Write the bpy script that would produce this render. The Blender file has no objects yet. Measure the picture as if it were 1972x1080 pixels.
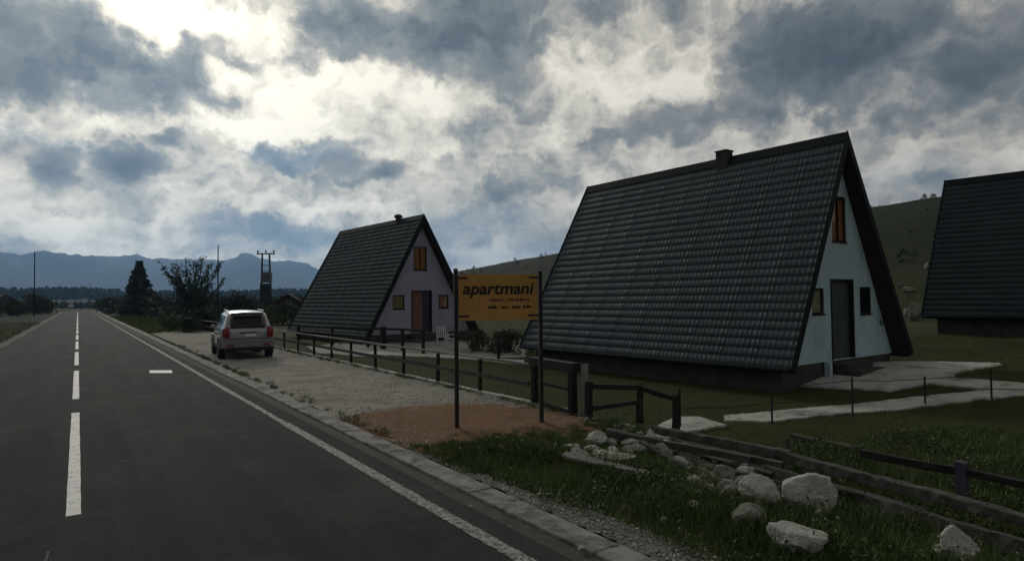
import bpy, bmesh, math, random
import numpy as np
from mathutils import Vector, Matrix
random.seed(7); rng = np.random.default_rng(7)
sc = bpy.context.scene; COL = sc.collection
F, PITCH, ROLL, CAMH, YAW = 1225.84, .029, -.011, 2.1, 0.5985804
cy_, sy_ = math.cos(YAW), math.sin(YAW)

# ------------------------------------------------------------------ survey helpers
def ray(u, v):                       # direction (world) seen at a photo pixel; only used to survey positions
    x, y = u-986, v-540
    c, s = math.cos(ROLL), math.sin(ROLL)
    a, b = c*x+s*y, -s*x+c*y
    c, s = math.cos(PITCH), math.sin(PITCH)
    X, Y, Z = a/F, c+b/F*s, s-b/F*c
    return Vector((cy_*X+sy_*Y, -sy_*X+cy_*Y, Z))
def G(u, v, z=0.0):                  # point on the level z
    d = ray(u, v); k = (z-CAMH)/d.z
    return Vector((d.x*k, d.y*k, z))
def at_x(u, v, x):
    d = ray(u, v); k = x/d.x
    return Vector((x, d.y*k, CAMH+d.z*k))
def azel(u, v):
    d = ray(u, v).normalized()
    return math.atan2(d.x, d.y), math.asin(d.z)

def sm(t):
    t = np.clip(t, 0, 1); return t*t*(3-2*t)
def wob(x, y, f=1.0, s=0.0):
    return (np.sin(x*f*1.3+s+1.7*np.sin(y*f*.9+s))+np.sin(y*f*1.7+s*2+1.3*np.sin(x*f*1.1))+.6*np.sin((x+y)*f*2.9+s)+.5*np.sin((x-y)*f*4.1+2*s))/3.1

def hill_el(az):                     # skyline of the green hill, degrees
    return np.interp(az, [24, 29.3, 38.5, 50, 64, 70, 90, 120, 160, 175], [.3, 2.45, 3.95, 5.3, 6.65, 6.95, 7.2, 5, 2, 0])
def zg(x, y):
    x = np.asarray(x, float); y = np.asarray(y, float)
    t = sm((y-6.2)/1.8)
    z = -.42*(t*sm((x-7.55)/.5)+(1-t)*sm((x-4.7)/3.4))*(1-.6*sm((y-21)/10))
    B = 1-sm((y-16)/8)
    z = z+.42*sm((x-14.2)/5.0)*B+(.33+.42*(1-B))*sm((x-22.5)/9)*sm((60-y)/20+.2)
    z = z-.03*((x > 3.35) & (x < 7.6))
    z = z-.06*(np.abs(x) < 3.35)
    z = z+.3*sm((-3.6-x)/6)
    rr = np.hypot(x, y)
    inlot = (np.abs(x) < 3.95) | ((x > 3.9) & (x < 7.7) & (y > 8.0) & (y < 54)) | ((x > 8) & (x < 24) & (y > 4) & (y < 32))
    z = z+np.where(inlot, 0, .05*wob(x, y, 1.1)+.02*wob(x, y, 3.7, 2))
    az = np.degrees(np.arctan2(x, y))
    hh = np.tan(np.radians(hill_el(az)))*230*sm((az-24)/5)+2
    hh = np.where((az > 24) & (az < 175), hh, 0)
    up = sm((rr-48)/190)**.85*(1-.5*sm((rr-240)/300))
    z = z+hh*up*(1+.04*wob(x/18, y/18, 1, 4))
    fr = np.exp(-((rr-950)/200)**2)*(12+2.5*wob(az/5, az/9, 1, 1))*sm((24-az)/6+1)*(rr > 300)
    return z+fr

def GT(u, v, dmax=900):               # where the sight line of a photo pixel meets the terrain
    d = ray(u, v); k = math.hypot(d.x, d.y); t = 3.0; t0 = 3.0
    while t < dmax:
        x, y, z = d.x/k*t, d.y/k*t, CAMH+d.z/k*t
        if z <= float(zg(x, y)): break
        t0 = t; t += max(.1, t*.03)
    lo, hi = (t0 if t > 3 else 0), t
    for _ in range(14):
        t = (lo+hi)/2; x, y, z = d.x/k*t, d.y/k*t, CAMH+d.z/k*t
        if z <= float(zg(x, y)): hi = t
        else: lo = t
    return Vector((x, y, float(zg(x, y))))
def GH(u, v, h):                      # on the sight line, h above the terrain
    z = GT(u, v).z
    for _ in range(4):
        p = G(u, v, z+h); z = float(zg(p.x, p.y))
    return G(u, v, z+h)
# ------------------------------------------------------------------ object helpers
def tag(o, label=None, cat=None, group=None, kind=None):
    if label: o['label'] = label
    if cat: o['category'] = cat
    if group: o['group'] = group
    if kind: o['kind'] = kind
    return o
def empty(name, loc=(0, 0, 0), rz=0):
    o = bpy.data.objects.new(name, None); COL.objects.link(o)
    o.location = loc; o.rotation_euler = (0, 0, rz); o.empty_display_size = .2
    return o
def link(name, me, mat=None, parent=None, smooth=False):
    o = bpy.data.objects.new(name, me); COL.objects.link(o)
    if mat is not None: me.materials.append(mat)
    if parent is not None: o.parent = parent
    if smooth: me.shade_smooth()
    return o
def obj(name, bm, mat, parent=None, smooth=False, bevel=0):
    me = bpy.data.meshes.new(name)
    bmesh.ops.recalc_face_normals(bm, faces=bm.faces)
    bm.to_mesh(me); bm.free()
    o = link(name, me, mat, parent, smooth)
    if bevel:
        m = o.modifiers.new('bevel', 'BEVEL'); m.width = bevel; m.segments = 2; m.limit_method = 'ANGLE'
    return o
def pymesh(name, verts, faces, mat, parent=None, smooth=False):
    me = bpy.data.meshes.new(name)
    me.from_pydata([tuple(v) for v in verts], [], [tuple(f) for f in faces]); me.update()
    return link(name, me, mat, parent, smooth)
def npmesh(name, V, Fq, mat, parent=None, smooth=False):     # V (n,3), Fq (m,k)
    me = bpy.data.meshes.new(name); V = np.asarray(V, np.float32); Fq = np.asarray(Fq, np.int32)
    k = Fq.shape[1]
    me.vertices.add(len(V)); me.vertices.foreach_set('co', V.ravel())
    me.loops.add(Fq.size); me.loops.foreach_set('vertex_index', Fq.ravel())
    me.polygons.add(len(Fq)); me.polygons.foreach_set('loop_start', np.arange(0, Fq.size, k, dtype=np.int32))
    me.polygons.foreach_set('loop_total', np.full(len(Fq), k, np.int32))
    me.update(calc_edges=True); me.validate()
    return link(name, me, mat, parent, smooth)
def copy_tree(o, parent=None):
    c = o.copy(); COL.objects.link(c)
    if parent is not None: c.parent = parent
    for ch in o.children: copy_tree(ch, c)
    return c
def box(bm, x0, x1, y0, y1, z0, z1, rot=None, org=(0, 0, 0)):
    r = bmesh.ops.create_cube(bm, size=1)
    for v in r['verts']:
        p = Vector(((v.co.x+.5)*(x1-x0)+x0, (v.co.y+.5)*(y1-y0)+y0, (v.co.z+.5)*(z1-z0)+z0))
        if rot is not None: p = rot @ p
        v.co = p+Vector(org)
    return r['verts']
def frame(p0, p1):
    d = (Vector(p1)-Vector(p0)); L = d.length; d.normalize()
    up = Vector((0, 0, 1)) if abs(d.z) < .95 else Vector((0, 1, 0))
    s = d.cross(up).normalized(); t = s.cross(d)
    return d, s, t, L
def beam(bm, p0, p1, w, h, n=1, jit=0.0, roll=0.0):      # squared timber between two points
    d, s, t, L = frame(p0, p1)
    if roll:
        s, t = s*math.cos(roll)+t*math.sin(roll), t*math.cos(roll)-s*math.sin(roll)
    rings = []
    for i in range(n+1):
        c = Vector(p0)+d*(L*i/n); ring = []
        for a, b in ((-1, -1), (1, -1), (1, 1), (-1, 1)):
            j = lambda: random.uniform(-jit, jit)
            ring.append(bm.verts.new(c+s*(a*w/2+j())+t*(b*h/2+j())+d*(j() if i in (0, n) else 0)))
        rings.append(ring)
    for a, b in zip(rings, rings[1:]):
        for k in range(4): bm.faces.new((a[k], a[(k+1) % 4], b[(k+1) % 4], b[k]))
    bm.faces.new(rings[0][::-1]); bm.faces.new(rings[-1])
def tube(bm, pts, radii, n=8, cap=True):
    rings = []
    for i, p in enumerate(pts):
        q0 = pts[max(i-1, 0)]; q1 = pts[min(i+1, len(pts)-1)]
        d, s, t, L = frame(q0, q1)
        r = radii[i] if hasattr(radii, '__len__') else radii
        rings.append([bm.verts.new(Vector(p)+s*(r*math.cos(2*math.pi*k/n))+t*(r*math.sin(2*math.pi*k/n))) for k in range(n)])
    for a, b in zip(rings, rings[1:]):
        for k in range(n): bm.faces.new((a[k], a[(k+1) % n], b[(k+1) % n], b[k]))
    if cap: bm.faces.new(rings[0][::-1]); bm.faces.new(rings[-1])
def lathe(bm, prof, axis='z', org=(0, 0, 0), n=20):      # prof [(r, h)]
    rings = []
    for r, h in prof:
        ring = []
        for k in range(n):
            a = 2*math.pi*k/n; c, s = r*math.cos(a), r*math.sin(a)
            p = (c, s, h) if axis == 'z' else (h, c, s)
            ring.append(bm.verts.new(Vector(p)+Vector(org)))
        rings.append(ring)
    for a, b in zip(rings, rings[1:]):
        for k in range(n): bm.faces.new((a[k], a[(k+1) % n], b[(k+1) % n], b[k]))
    bm.faces.new(rings[0][::-1]); bm.faces.new(rings[-1])

# ------------------------------------------------------------------ materials
def new_mat(name):
    m = bpy.data.materials.new(name); m.use_nodes = True
    nt = m.node_tree; b = nt.nodes['Principled BSDF']
    return m, nt, b
def N(nt, t, **kw):
    n = nt.nodes.new(t)
    for k, v in kw.items():
        if k.startswith('i_'): n.inputs[k[2:].replace('_', ' ')].default_value = v
        else: setattr(n, k, v)
    return n
def ramp(nt, fac, stops, interp='LINEAR'):
    r = nt.nodes.new('ShaderNodeValToRGB'); r.color_ramp.interpolation = interp
    e = r.color_ramp.elements
    while len(e) < len(stops): e.new(.5)
    for i, (p, c) in enumerate(stops): e[i].position = p; e[i].color = (*c, 1) if len(c) == 3 else c
    nt.links.new(fac, r.inputs[0]); return r
def noise(nt, vec, scale, detail=6, rough=.6, dist=0.0):
    n = N(nt, 'ShaderNodeTexNoise'); n.inputs['Scale'].default_value = scale; n.inputs['Detail'].default_value = detail
    n.inputs['Roughness'].default_value = rough; n.inputs['Distortion'].default_value = dist
    nt.links.new(vec, n.inputs['Vector']); return n
def mixc(nt, fac, a, b, mode='MIX'):
    m = nt.nodes.new('ShaderNodeMix'); m.data_type = 'RGBA'; m.blend_type = mode
    for s, v in ((0, fac), (6, a), (7, b)):
        if isinstance(v, (int, float)): m.inputs[s].default_value = v
        elif isinstance(v, tuple): m.inputs[s].default_value = (*v, 1) if len(v) == 3 else v
        else: nt.links.new(v, m.inputs[s])
    return m.outputs[2]
def surf(name, c1, c2, scale=2.0, rough=.8, bump=.3, bscale=None, c3=None, s3=.3, t3=(.55, .7), metal=0.0, spec=.5, stretch=None, dist=.02, island=0.0, coord='Object', coat=0.0):
    m, nt, b = new_mat(name)
    tc = N(nt, 'ShaderNodeTexCoord'); vec = tc.outputs[coord]
    if coord == 'World': pass
    if stretch:
        mp = N(nt, 'ShaderNodeMapping'); mp.inputs['Scale'].default_value = stretch
        nt.links.new(vec, mp.inputs[0]); vec = mp.outputs[0]
    n = noise(nt, vec, scale); col = ramp(nt, n.outputs[0], [(.33, c1), (.67, c2)]).outputs[0]
    if c3 is not None:
        n3 = noise(nt, vec, s3, 8, .65, .4)
        f = ramp(nt, n3.outputs[0], [(t3[0], (0, 0, 0)), (t3[1], (1, 1, 1))]).outputs[0]
        col = mixc(nt, f, col, c3)
    if island:
        g = N(nt, 'ShaderNodeNewGeometry')
        f = ramp(nt, g.outputs['Random Per Island'], [(0, (1-island,)*3), (1, (1+island,)*3)]).outputs[0]
        col = mixc(nt, 1.0, col, f, 'MULTIPLY')
    nt.links.new(col, b.inputs['Base Color'])
    b.inputs['Roughness'].default_value = rough; b.inputs['Metallic'].default_value = metal
    b.inputs['Specular IOR Level'].default_value = spec
    if coat: b.inputs['Coat Weight'].default_value = coat
    if bump:
        nb = noise(nt, vec, bscale or scale*6, 5, .65)
        bp = N(nt, 'ShaderNodeBump'); bp.inputs['Strength'].default_value = bump; bp.inputs['Distance'].default_value = dist
        nt.links.new(nb.outputs[0], bp.inputs['Height']); nt.links.new(bp.outputs[0], b.inputs['Normal'])
    return m

M = {}
def asphalt_mat():
    m, nt, b = new_mat('asphalt'); g = N(nt, 'ShaderNodeNewGeometry'); P = g.outputs['Position']
    mp = N(nt, 'ShaderNodeMapping'); mp.inputs['Scale'].default_value = (1.6, .05, 1); nt.links.new(P, mp.inputs[0])
    n1 = noise(nt, P, 55, 4, .8); n2 = noise(nt, mp.outputs[0], 1.3, 5, .6); n3 = noise(nt, P, .5, 8, .7, .6); n4 = noise(nt, P, 160, 3, .8); n5 = noise(nt, P, 2.6, 8, .75, .5)
    col = ramp(nt, n1.outputs[0], [(.34, (.016, .017, .018)), (.52, (.040, .042, .042)), (.66, (.11, .112, .11))]).outputs[0]
    col = mixc(nt, ramp(nt, n2.outputs[0], [(.42, (0, 0, 0)), (.56, (.8,)*3)]).outputs[0], col, (.026, .027, .028))
    col = mixc(nt, ramp(nt, n3.outputs[0], [(.50, (0, 0, 0)), (.66, (.6,)*3)]).outputs[0], col, (.075, .075, .070))
    col = mixc(nt, ramp(nt, n5.outputs[0], [(.62, (0, 0, 0)), (.72, (.6,)*3)]).outputs[0], col, (.020, .020, .021))
    nt.links.new(col, b.inputs['Base Color']); b.inputs['Roughness'].default_value = .92; b.inputs['Specular IOR Level'].default_value = .18
    bp = N(nt, 'ShaderNodeBump'); bp.inputs['Strength'].default_value = .8; bp.inputs['Distance'].default_value = .012
    nt.links.new(n4.outputs[0], bp.inputs['Height']); nt.links.new(bp.outputs[0], b.inputs['Normal']); return m
M['asphalt'] = asphalt_mat()
def layby_mat():
    """grey gravel that turns into orange earth round the sign, soft ragged transition"""
    m, nt, b = new_mat('layby_gravel'); g = N(nt, 'ShaderNodeNewGeometry'); P = g.outputs['Position']
    n1 = noise(nt, P, 28, 6, .8); n2 = noise(nt, P, 1.1, 9, .7, .5); n3 = noise(nt, P, 7, 8, .75, .3); n4 = noise(nt, P, 75, 5, .75); n5 = noise(nt, P, 2.2, 9, .75)
    vo = N(nt, 'ShaderNodeTexVoronoi'); vo.inputs['Scale'].default_value = 42; nt.links.new(P, vo.inputs['Vector'])
    gr = ramp(nt, n1.outputs[0], [(.25, (.24, .235, .21)), (.5, (.36, .35, .32)), (.75, (.50, .485, .44))]).outputs[0]
    gr = mixc(nt, ramp(nt, n2.outputs[0], [(.44, (0, 0, 0)), (.60, (.8,)*3)]).outputs[0], gr, (.22, .21, .17))
    er = ramp(nt, n3.outputs[0], [(.3, (.11, .060, .034)), (.5, (.20, .112, .062)), (.7, (.31, .19, .115))]).outputs[0]
    er = mixc(nt, ramp(nt, n5.outputs[0], [(.5, (0, 0, 0)), (.66, (.7,)*3)]).outputs[0], er, (.18, .15, .095))
    v = N(nt, 'ShaderNodeVectorMath', operation='SUBTRACT'); v.inputs[1].default_value = (5.1, 9.1, 0); nt.links.new(P, v.inputs[0])
    v2 = N(nt, 'ShaderNodeVectorMath', operation='MULTIPLY'); v2.inputs[1].default_value = (.34, .36, 0); nt.links.new(v.outputs[0], v2.inputs[0])
    ln = N(nt, 'ShaderNodeVectorMath', operation='LENGTH'); nt.links.new(v2.outputs[0], ln.inputs[0])
    ad = N(nt, 'ShaderNodeMath', operation='MULTIPLY_ADD'); nt.links.new(n5.outputs[0], ad.inputs[0]); ad.inputs[1].default_value = .9; nt.links.new(ln.outputs['Value'], ad.inputs[2])
    mr = N(nt, 'ShaderNodeMapRange', interpolation_type='SMOOTHSTEP'); nt.links.new(ad.outputs[0], mr.inputs[0]); mr.inputs[1].default_value = 1.18; mr.inputs[2].default_value = 1.42; mr.inputs[3].default_value = 1; mr.inputs[4].default_value = 0
    nt.links.new(mixc(nt, mr.outputs[0], gr, er), b.inputs['Base Color']); b.inputs['Roughness'].default_value = .97; b.inputs['Specular IOR Level'].default_value = .15
    hs_ = N(nt, 'ShaderNodeMath', operation='MULTIPLY_ADD'); nt.links.new(vo.outputs['Distance'], hs_.inputs[0]); hs_.inputs[1].default_value = .35; nt.links.new(n4.outputs[0], hs_.inputs[2])
    bp = N(nt, 'ShaderNodeBump'); bp.inputs['Strength'].default_value = .6; bp.inputs['Distance'].default_value = .018
    nt.links.new(hs_.outputs[0], bp.inputs['Height']); nt.links.new(bp.outputs[0], b.inputs['Normal']); return m
M['layby'] = layby_mat()
M['paint'] = surf('road_paint', (.52, .52, .50), (.68, .68, .66), 5, .6, .2, 60, c3=(.24, .24, .235), s3=11, t3=(.54, .64))
M['worn_paint'] = surf('worn_paint', (.20, .20, .19), (.42, .42, .40), 7, .8, .3, 60, c3=(.05, .05, .05), s3=22, t3=(.48, .60))
M['faded'] = surf('faded_scuff', (.07, .07, .07), (.13, .13, .125), 7, .9, .3, 60)
M['kerb'] = surf('kerb_concrete', (.22, .215, .20), (.36, .35, .33), 5, .9, .6, 50, c3=(.10, .10, .085), s3=3.2, t3=(.46, .62))
M['concrete'] = surf('path_concrete', (.44, .44, .41), (.60, .60, .56), 3, .9, .4, 60, c3=(.16, .16, .14), s3=.9, t3=(.5, .7))
M['gravel'] = surf('gravel', (.30, .295, .27), (.45, .445, .41), 9, .95, .8, 70, c3=(.19, .185, .16), s3=.55, t3=(.48, .66))
M['gravel_dark'] = surf('dark_grit', (.045, .044, .040), (.10, .098, .09), 12, .95, .8, 60)
M['dirt'] = surf('orange_dirt', (.135, .072, .040), (.24, .125, .068), 3.5, .95, .9, 45, c3=(.15, .125, .085), s3=1.3, t3=(.52, .7))
M['shoulder'] = surf('shoulder_gravel', (.10, .10, .09), (.19, .19, .175), 8, .95, .8, 60, c3=(.05, .055, .035), s3=1.1, t3=(.5, .65))
M['stone'] = surf('limestone', (.38, .375, .35), (.60, .59, .55), 4.5, .9, .8, 16, c3=(.24, .24, .19), s3=6, t3=(.52, .68), dist=.03)
M['stone_dirty'] = surf('mossy_limestone', (.17, .175, .14), (.34, .335, .30), 5, .9, .8, 16, c3=(.09, .10, .06), s3=4, t3=(.48, .62), dist=.03)
M['rubble'] = surf('rubble_earth', (.07, .068, .055), (.20, .19, .165), 14, .95, .9, 50, c3=(.045, .055, .025), s3=3, t3=(.45, .6))
M['pebble'] = surf('pebble', (.28, .275, .25), (.55, .54, .50), 3, .9, 0, island=.45)
M['wood'] = surf('weathered_wood', (.045, .047, .044), (.115, .115, .105), 3, .9, .6, 20, c3=(.06, .062, .045), s3=2, t3=(.5, .65), stretch=(2, 2, 2))
M['wood_light'] = surf('grey_rail_wood', (.12, .118, .108), (.24, .235, .22), 3, .85, .5, 20)
M['post_blue'] = surf('blue_grey_post', (.05, .05, .085), (.08, .08, .12), 4, .85, .4, 20)
M['wood_dark'] = surf('dark_stained_wood', (.007, .0065, .006), (.016, .014, .012), 4, .8, .4, 20)
M['soffit'] = surf('brown_soffit_wood', (.020, .014, .011), (.040, .028, .022), 4, .85, .4, 16)
M['metal_post'] = surf('dark_post_steel', (.018, .018, .017), (.035, .033, .03), 8, .6, .2, 40, metal=.3)
M['foundation'] = surf('foundation_concrete', (.040, .038, .036), (.075, .072, .067), 2.5, .95, .5, 30)
M['glass'] = surf('dark_glass', (.012, .014, .017), (.02, .022, .026), 1, .06, 0)
M['bark'] = surf('bark', (.03, .026, .021), (.07, .062, .05), 5, .95, .6, 18)
M['leaf'] = surf('leaf', (.034, .062, .015), (.085, .125, .034), .8, .7, 0, island=.4)
M['leaf_dark'] = surf('dark_needle', (.022, .036, .016), (.050, .070, .028), .8, .75, 0, island=.4)
M['leaf_far'] = surf('far_foliage', (.020, .034, .022), (.040, .058, .032), .02, .8, 0, island=.35)
M['grass'] = surf('grass_blade', (.038, .085, .015), (.11, .165, .036), .9, .7, 0, island=.5)
M['lawn'] = surf('lawn_blade', (.075, .105, .022), (.13, .165, .040), .5, .75, 0, island=.35)
M['flower'] = surf('flower_petal', (.45, .45, .30), (.7, .7, .55), 9, .7, 0)
M['roof_tile'] = surf('green_metal_tile', (.034, .064, .068), (.050, .086, .095), 1.2, .42, .15, 30, c3=(.036, .060, .080), s3=.5, t3=(.4, .7), spec=.5)
M['roof_tile_dark'] = surf('dark_metal_tile', (.022, .042, .045), (.036, .060, .065), 1.2, .5, .12, 30, c3=(.024, .038, .052), s3=.5, t3=(.4, .7), spec=.3)
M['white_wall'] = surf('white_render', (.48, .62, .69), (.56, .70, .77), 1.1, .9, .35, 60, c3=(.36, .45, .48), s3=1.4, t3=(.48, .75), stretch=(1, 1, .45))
M['lilac_wall'] = surf('lilac_render', (.33, .31, .42), (.41, .385, .50), 1.1, .9, .25, 60)
M['car_paint'] = surf('silver_car_paint', (.38, .38, .395), (.44, .44, .455), 2, .24, 0, metal=.55, coat=.6)
M['car_white'] = surf('white_car_paint', (.7, .7, .7), (.75, .75, .75), 2, .3, 0, coat=.5)
M['car_grey'] = surf('grey_car_paint', (.25, .26, .28), (.3, .3, .32), 2, .3, 0, coat=.5)
M['plastic'] = surf('black_plastic', (.012, .012, .013), (.02, .02, .021), 4, .5, 0)
M['bumper'] = surf('grey_bumper', (.20, .20, .19), (.25, .25, .24), 2, .5, 0)
M['rubber'] = surf('rubber', (.010, .010, .011), (.018, .018, .018), 9, .85, .2, 40)
M['rim'] = surf('alloy_rim', (.35, .36, .37), (.45, .46, .47), 3, .35, 0, metal=.8)
M['red_lamp'] = surf('red_lamp_lens', (.20, .004, .012), (.30, .008, .02), 6, .15, 0)
M['plate'] = surf('number_plate', (.80, .80, .84), (.86, .86, .90), 3, .4, 0)
M['white_plastic'] = surf('white_plastic', (.62, .63, .66), (.72, .72, .74), 3, .5, 0)
M['sign_face'] = surf('orange_sign_board', (.50, .25, .055), (.62, .32, .08), 1.4, .6, .1, 30, c3=(.46, .27, .10), s3=2.0, t3=(.5, .75))
M['sign_ink'] = surf('black_lettering', (.008, .008, .007), (.014, .014, .012), 5, .7, 0)
M['red_roof'] = surf('red_brown_roof', (.10, .035, .025), (.15, .05, .035), .6, .85, .2, 4)
M['grey_tin'] = surf('galvanised_metal', (.14, .15, .16), (.22, .23, .24), 3, .5, .1, 20, metal=.4)
M['curtain_orange'] = surf('orange_wood_shutter', (.17, .065, .016), (.34, .13, .03), 3, .7, .1, 20, stretch=(6, 6, 1), coat=1.0)
M['curtain_yellow'] = surf('ochre_blind', (.15, .13, .05), (.24, .20, .08), 3, .8, .1, 20, coat=1.0)
M['curtain_red'] = surf('red_orange_blind', (.22, .075, .045), (.32, .12, .07), 3, .8, .1, 20, coat=1.0)
M['curtain_cream'] = surf('cream_curtain', (.20, .19, .13), (.30, .28, .20), 3, .8, .1, 20, coat=1.0)
M['door_green'] = surf('grey_green_door', (.045, .062, .060), (.065, .085, .082), 2, .5, .1, 20)
M['door_navy'] = surf('navy_door_panel', (.022, .022, .045), (.035, .035, .065), 2, .5, .1, 20)
M['door_orange'] = surf('orange_brown_door', (.16, .06, .035), (.26, .10, .055), 3, .6, .2, 20, stretch=(5, 5, 1))

# ground: grass with earth and dry patches
def ground_mat():
    m, nt, b = new_mat('ground_cover')
    g = N(nt, 'ShaderNodeNewGeometry'); P = g.outputs['Position']
    n1 = noise(nt, P, .6, 8, .65, .3); n2 = noise(nt, P, 7, 8, .75); n3 = noise(nt, P, .035, 10, .72, .8); n4 = noise(nt, P, 40, 4, .7)
    col = ramp(nt, n1.outputs[0], [(.30, (.032, .048, .014)), (.5, (.056, .074, .019)), (.72, (.080, .090, .028))]).outputs[0]
    col = mixc(nt, ramp(nt, n2.outputs[0], [(.35, (0, 0, 0)), (.7, (.6,)*3)]).outputs[0], col, (.030, .032, .018))
    far = ramp(nt, n3.outputs[0], [(.36, (.008, .015, .004)), (.46, (.023, .032, .008)), (.54, (.010, .018, .005)), (.62, (.034, .040, .014)), (.7, (.014, .024, .006))]).outputs[0]
    # farther than ~60 m fields take over
    ln = N(nt, 'ShaderNodeVectorMath', operation='LENGTH'); nt.links.new(P, ln.inputs[0])
    mr = N(nt, 'ShaderNodeMapRange'); mr.inputs[1].default_value = 45; mr.inputs[2].default_value = 110
    nt.links.new(ln.outputs['Value'], mr.inputs[0])
    col = mixc(nt, mr.outputs[0], col, far)
    mr2 = N(nt, 'ShaderNodeMapRange'); mr2.inputs[1].default_value = 420; mr2.inputs[2].default_value = 650
    nt.links.new(ln.outputs['Value'], mr2.inputs[0])
    col = mixc(nt, mr2.outputs[0], col, (.022, .036, .022))
    nt.links.new(col, b.inputs['Base Color']); b.inputs['Roughness'].default_value = .95; b.inputs['Specular IOR Level'].default_value = .15
    bp = N(nt, 'ShaderNodeBump'); bp.inputs['Strength'].default_value = .8; bp.inputs['Distance'].default_value = .05
    nt.links.new(n4.outputs[0], bp.inputs['Height']); nt.links.new(bp.outputs[0], b.inputs['Normal'])
    return m
M['ground'] = ground_mat()
M['mountain'] = surf('mountain_rock_forest', (.030, .036, .034), (.060, .064, .060), .0012, .95, .3, .02, dist=30)

# ------------------------------------------------------------------ setting
# terrain as one sheet out to the horizon: rings round the view point
ang = np.radians(np.concatenate([np.arange(-42, 82, .4), np.arange(82, 318, 2.0)]))
rad = np.concatenate([[0], 1.0*1.045**np.arange(0, 150)]); rad = rad[rad < 760]; rad = np.concatenate([rad, np.arange(780, 1400, 40), [1700, 2500, 3600, 4700, 5650]])
A, Rr = np.meshgrid(ang, rad); X = Rr*np.sin(A); Y = Rr*np.cos(A); Z = zg(X, Y)
Vt = np.stack([X, Y, Z], -1).reshape(-1, 3); na = len(ang); nr = len(rad)
i, j = np.meshgrid(np.arange(nr-1), np.arange(na), indexing='ij'); j2 = (j+1) % na
Fq = np.stack([i*na+j, i*na+j2, (i+1)*na+j2, (i+1)*na+j], -1).reshape(-1, 4)
Fq = Fq[:, ::-1]
tag(npmesh('ground', Vt, Fq, M['ground'], smooth=True), kind='structure')

def strip(name, xs, ys, z, mat, zf=None):
    V = [(x, y, z if zf is None else zf(x, y)) for y in ys for x in xs]; nx = len(xs)
    Fc = [(r*nx+c, r*nx+c+1, (r+1)*nx+c+1, (r+1)*nx+c) for r in range(len(ys)-1) for c in range(nx-1)]
    return tag(pymesh(name, V, Fc, mat), kind='structure')
ysr = [-12, 0, 10, 30, 60, 100, 160, 240]
strip('road', [-2.98, 0, 3.30], ysr, 0, M['asphalt'])

def ragged(name, pts, z, mat, amp=.03, step=.15, thick=0.0, drape=None, grid=.5):
    out = []; n = len(pts)
    for k in range(n):
        a = Vector(pts[k][:2]); b = Vector(pts[(k+1) % n][:2]); L = (b-a).length; m = max(1, int(L/step))
        for q in range(m):
            p = a.lerp(b, q/m); d = (b-a).normalized(); nn = Vector((-d.y, d.x))
            out.append(p+nn*random.uniform(-amp, amp))
    bm = bmesh.new(); vs = [bm.verts.new((p.x, p.y, 0)) for p in out]
    bm.faces.new(vs)
    if drape is not None:
        bmesh.ops.triangulate(bm, faces=bm.faces[:])
        for ax in (0, 1):
            lo = min(v.co[ax] for v in bm.verts); hi = max(v.co[ax] for v in bm.verts); c = lo+grid
            while c < hi:
                co_ = [0, 0, 0]; co_[ax] = c; no = [0, 0, 0]; no[ax] = 1
                bmesh.ops.bisect_plane(bm, geom=bm.verts[:]+bm.edges[:]+bm.faces[:], plane_co=co_, plane_no=no); c += grid
        for v in bm.verts: v.co.z = float(drape(v.co.x, v.co.y))+z
    else:
        for v in bm.verts: v.co.z = z
    if thick:
        r = bmesh.ops.extrude_face_region(bm, geom=bm.faces[:])
        for e in r['geom']:
            if isinstance(e, bmesh.types.BMVert): e.co.z -= thick
    bmesh.ops.triangulate(bm, faces=bm.faces[:])
    return tag(obj(name, bm, mat), kind='structure')

# centre dashes (7.2 m painted, 2.1 m gap), each its own marking
k = 0; y = 7.75
while y < 190:
    ragged('road_marking', [(-.085, y), (.04, y), (.04, y+7.2), (-.085, y+7.2)], .004, M['paint'], .004, .3); y += 9.35
ragged('road_marking', [(-.085, -10), (.04, -10), (.04, -1.6), (-.085, -1.6)], .004, M['paint'], .004, .3)
ragged('road_marking', [(2.90, 15.5), (3.02, 15.5), (2.90, 190), (2.78, 190)], .004, M['worn_paint'], .012, .4)
ragged('road_marking', [(2.915, 11.42), (3.015, 11.42), (3.01, 15.45), (2.91, 15.45)], .004, M['worn_paint'], .02, .1)
ragged('road_marking', [(2.93, -6), (3.07, -6), (3.04, 11.4), (2.90, 11.4)], .004, M['worn_paint'], .009, .05)
ragged('road_marking', [tuple(G(288, 718)[:2]), tuple(G(331, 718)[:2]), tuple(G(331, 713)[:2]), tuple(G(288, 713)[:2])], .0045, M['paint'], .005, .2)
# pale crack beside the centre line
cr = [(-.20+.008*math.sin(k*1.9)+random.uniform(-.006, .006), 3.5+k*.13) for k in range(26)]
ragged('road_crack', [(x-.009, y) for x, y in cr]+[(x+.010, y) for x, y in cr[::-1]], .005, M['faded'], .006, .05)
for u, v, w in ((240, 888, .05), (222, 930, .035), (195, 674, .12)):
    p = G(u, v); ragged('asphalt_patch', [(p.x-w, p.y-w*.5), (p.x+w, p.y-w*.4), (p.x+w*.8, p.y+w*.6), (p.x-w*.7, p.y+w*.5)], .005, M['faded'], .02, .04)
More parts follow.
